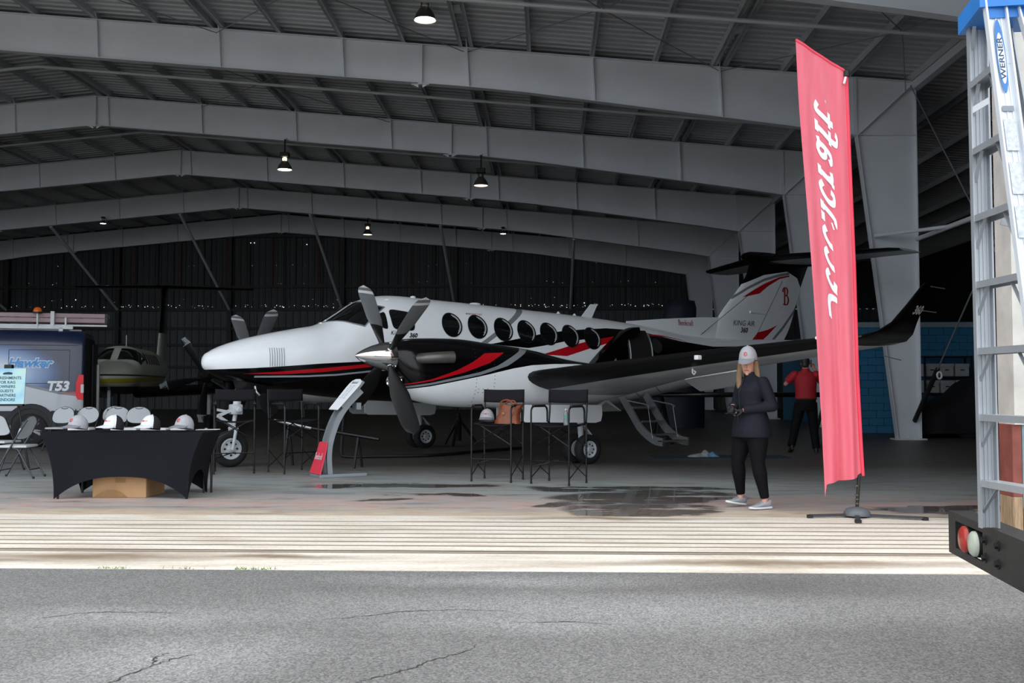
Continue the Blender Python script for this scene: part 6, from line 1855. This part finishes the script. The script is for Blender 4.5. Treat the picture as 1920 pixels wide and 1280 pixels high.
remeshed(lg, 'leggings', mat('black_leggings', S('#0c0c10'), .8, 0, .1, 10, spec=.15), WO, .009, 4)
m_sneak, m_sol = mat('grey_canvas_shoe', S('#9a9da0'), .8, 0, .1, 30), mat('white_rubber_sole', S('#d9dcdf'), .6)
shoe(WO, (HL[2][0], HL[2][1], .088), radians(-4), 0, m_sneak, m_sol)
shoe(WO, (HR[2][0], HR[2][1], .10), radians(4), radians(-9), m_sneak, m_sol)
hr = MB()
hr.ball((HC[0] - .012, 0, HC[2] + .015), (.100, .086, .112), 18, 12, M=HM)
for s_ in (1, -1):
    hr.tube(smooth_line([(HC[0] + .005, s_ * .080, HC[2] + .02), (HC[0] + .015, s_ * .090, HC[2] - .08), (HC[0] + .035, s_ * .095, HC[2] - .17), (HC[0] + .075, s_ * .082, HC[2] - .25), (HC[0] + .09, s_ * .066, HC[2] - .30)], 4), [(.03, .016)] * 4 + [(.036, .02)] * 4 + [(.034, .02)] * 4 + [(.026, .016)] * 4 + [(.01, .01)], 10, M=HM)
hr.tube([(HC[0] - .07, 0, HC[2]), (HC[0] - .085, 0, HC[2] - .10), (HC[0] - .075, 0, HC[2] - .20)], [(.07, .05), (.075, .04), (.05, .02)], 14, M=HM)
ho = MB(); ho.v, ho.f, ho.mi = hr.v, hr.f, hr.mi
hair = remeshed(ho, 'hair', m_hair, WO, .0075, 3)
# keep the hair off the face
bm = bmesh.new(); bm.from_mesh(hair.data)
inv = HM.inverted()
dele = []
for v in bm.verts:
    q = inv @ v.co
    if q.x > HC[0] + .045 and abs(q.y) < .062 and q.z < HC[2] + .06: dele.append(v)
bmesh.ops.delete(bm, geom=dele, context='VERTS'); bm.to_mesh(hair.data); bm.free()
cp = bpy.data.objects.new('cap', None); COL.objects.link(cp); cp.parent = WO
cp.matrix_local = HM @ Tr(HC[0] - .004, 0, HC[2] + .022)
cap('cap', '', None, 0, m_gcap, m_gcap, m_brim, 'ring', par=cp)
cp.scale = (1.14, 1.14, 1.14)
for (L, dd, nn, th) in ((AL, (.72, -.6, -.12), (.3, .6, .7), -1), (AR, (.72, .5, -.2), (.4, -.5, .75), 1)):
    gl = MB(); hand(gl, Vector(L[2]) + Vector(dd).normalized() * .0, dd, nn, .0105, .98, .95, th)
    remeshed(gl, 'glove', mat('black_glove', S('#131317'), .7), WO, .005, 2)

# man in red polo seen from behind, phone at his ear
MN = thing('person', 'man in red polo shirt and black trousers seen from behind', 'person', (5.62, 19.62, 0), atan2(.99, .12))
HC2 = (.02, .0, 1.70); HM2 = Tr(*HC2) @ Rz(radians(-14)) @ Ry(radians(10)) @ Tr(*[-c for c in HC2])
ML, MR = ((0, .10, .94), (.02, .20, .50), (-.14, .30, .15)), ((0, -.10, .94), (.04, -.14, .50), (0, -.18, .10))
QL, QR = ((0, .20, 1.50), (.06, .37, 1.30), (.28, .28, 1.38)), ((0, -.20, 1.50), (.10, -.35, 1.30), (.07, -.17, 1.60))
bd = MB()
head(bd, HC2, 1.03, HM2)
bd.tube([(-.01, 0, 1.46), (.0, 0, 1.56), (.015, 0, 1.64)], [.075, .062, .064], 14)
ell_tube(bd, [(0, 0, .92), (0, 0, 1.05), (0, 0, 1.2), (.0, 0, 1.36), (0, 0, 1.5), (0, 0, 1.54)], [(.13, .17), (.13, .165), (.125, .165), (.125, .18), (.08, .18), (.05, .08)], 20)
for L in (ML, MR): bd.tube([L[0], Vector(L[0]).lerp(Vector(L[1]), .5), L[1], Vector(L[1]).lerp(Vector(L[2]), .35), L[2]], [.088, .076, .056, .054, .038], 14)
for L in (QL, QR): bd.tube([L[0], Vector(L[0]).lerp(Vector(L[1]), .5), L[1], Vector(L[1]).lerp(Vector(L[2]), .4), L[2]], [.055, .052, .042, .042, .029], 12)
hand(bd, QL[2], (.9, -.35, .1), (0, .3, .9), .009, 1.05, .9, -1); hand(bd, QR[2], (.0, .35, .93), (.3, -.9, .3), .009, 1.05, .8, 1)
remeshed(bd, 'body', m_skin2, MN, .0065, 2)
face_bits(MN, HC2, HM2, 1.03)
po = MB()
ell_tube(po, [(0, 0, 1.0), (0, 0, 1.1), (0, 0, 1.2), (.0, 0, 1.33), (-.005, 0, 1.44), (0, 0, 1.52), (0, 0, 1.56)], [(.158, .20), (.158, .198), (.15, .196), (.15, .208), (.12, .21), (.085, .15), (.07, .085)], 26)
po.tube([(-.005, 0, 1.535), (0, 0, 1.595)], [.085, .074], 16)
for L in (QL, QR):
    a, b = Vector(L[0]), Vector(L[1])
    po.ball(tuple(a + Vector((0, 0, -.02))), (.085, .075, .082)); po.tube([a + Vector((0, 0, -.015)), a.lerp(b, .35), a.lerp(b, .78)], [.078, .08, .075], 16)
remeshed(po, 'polo_shirt', mat('red_polo', S('#9c0f1c'), .75, 0, .12, 9, bump=.2, bscale=14), MN, .009, 4)
tr = MB()
ell_tube(tr, [(0, 0, .80), (0, 0, .92), (0, 0, 1.03)], [(.13, .18), (.155, .195), (.145, .185)], 24)
for L in (ML, MR):
    a, b, c = (Vector(p) for p in L)
    tr.tube([a, a.lerp(b, .4), b, b.lerp(c, .4), c + (c - b) * .06], [.112, .105, .086, .08, .072], 18)
tro = remeshed(tr, 'trousers', mat('black_trousers', S('#0e0e11'), .8, 0, .12, 8, spec=.15), MN, .01, 3)
MB().tube([(.152 * cos(2 * pi * k / 32), .192 * sin(2 * pi * k / 32), 1.02) for k in range(32)], (.014), 6, closed=True).build('belt', mat('dark_belt', S('#2a2724'), .4), MN, True)
shoe(MN, (ML[2][0], ML[2][1], .125), radians(6), radians(20), m_black, m_black)
shoe(MN, (MR[2][0], MR[2][1], .088), radians(-8), 0, m_black, m_black)
hm = MB(); hm.ball((HC2[0] - .016, 0, HC2[2] + .028), (.098, .087, .105), 18, 12, M=HM2)
hm.ball((HC2[0] - .05, 0, HC2[2] - .04), (.055, .07, .06), 14, 10, M=HM2)
remeshed(hm, 'hair', m_hair2, MN, .009, 2)
ph = MB().bbox(-.004, .004, -.035, .035, -.07, .07, .003, M=Tr(.055, -.115, 1.70) @ Rz(radians(70)) @ Rx(radians(-14))).build('mobile_phone', m_black)
ph.location = MN.location; ph.rotation_euler = MN.rotation_euler
tag(ph, 'black mobile phone held to the ear of the man in red', 'phone')
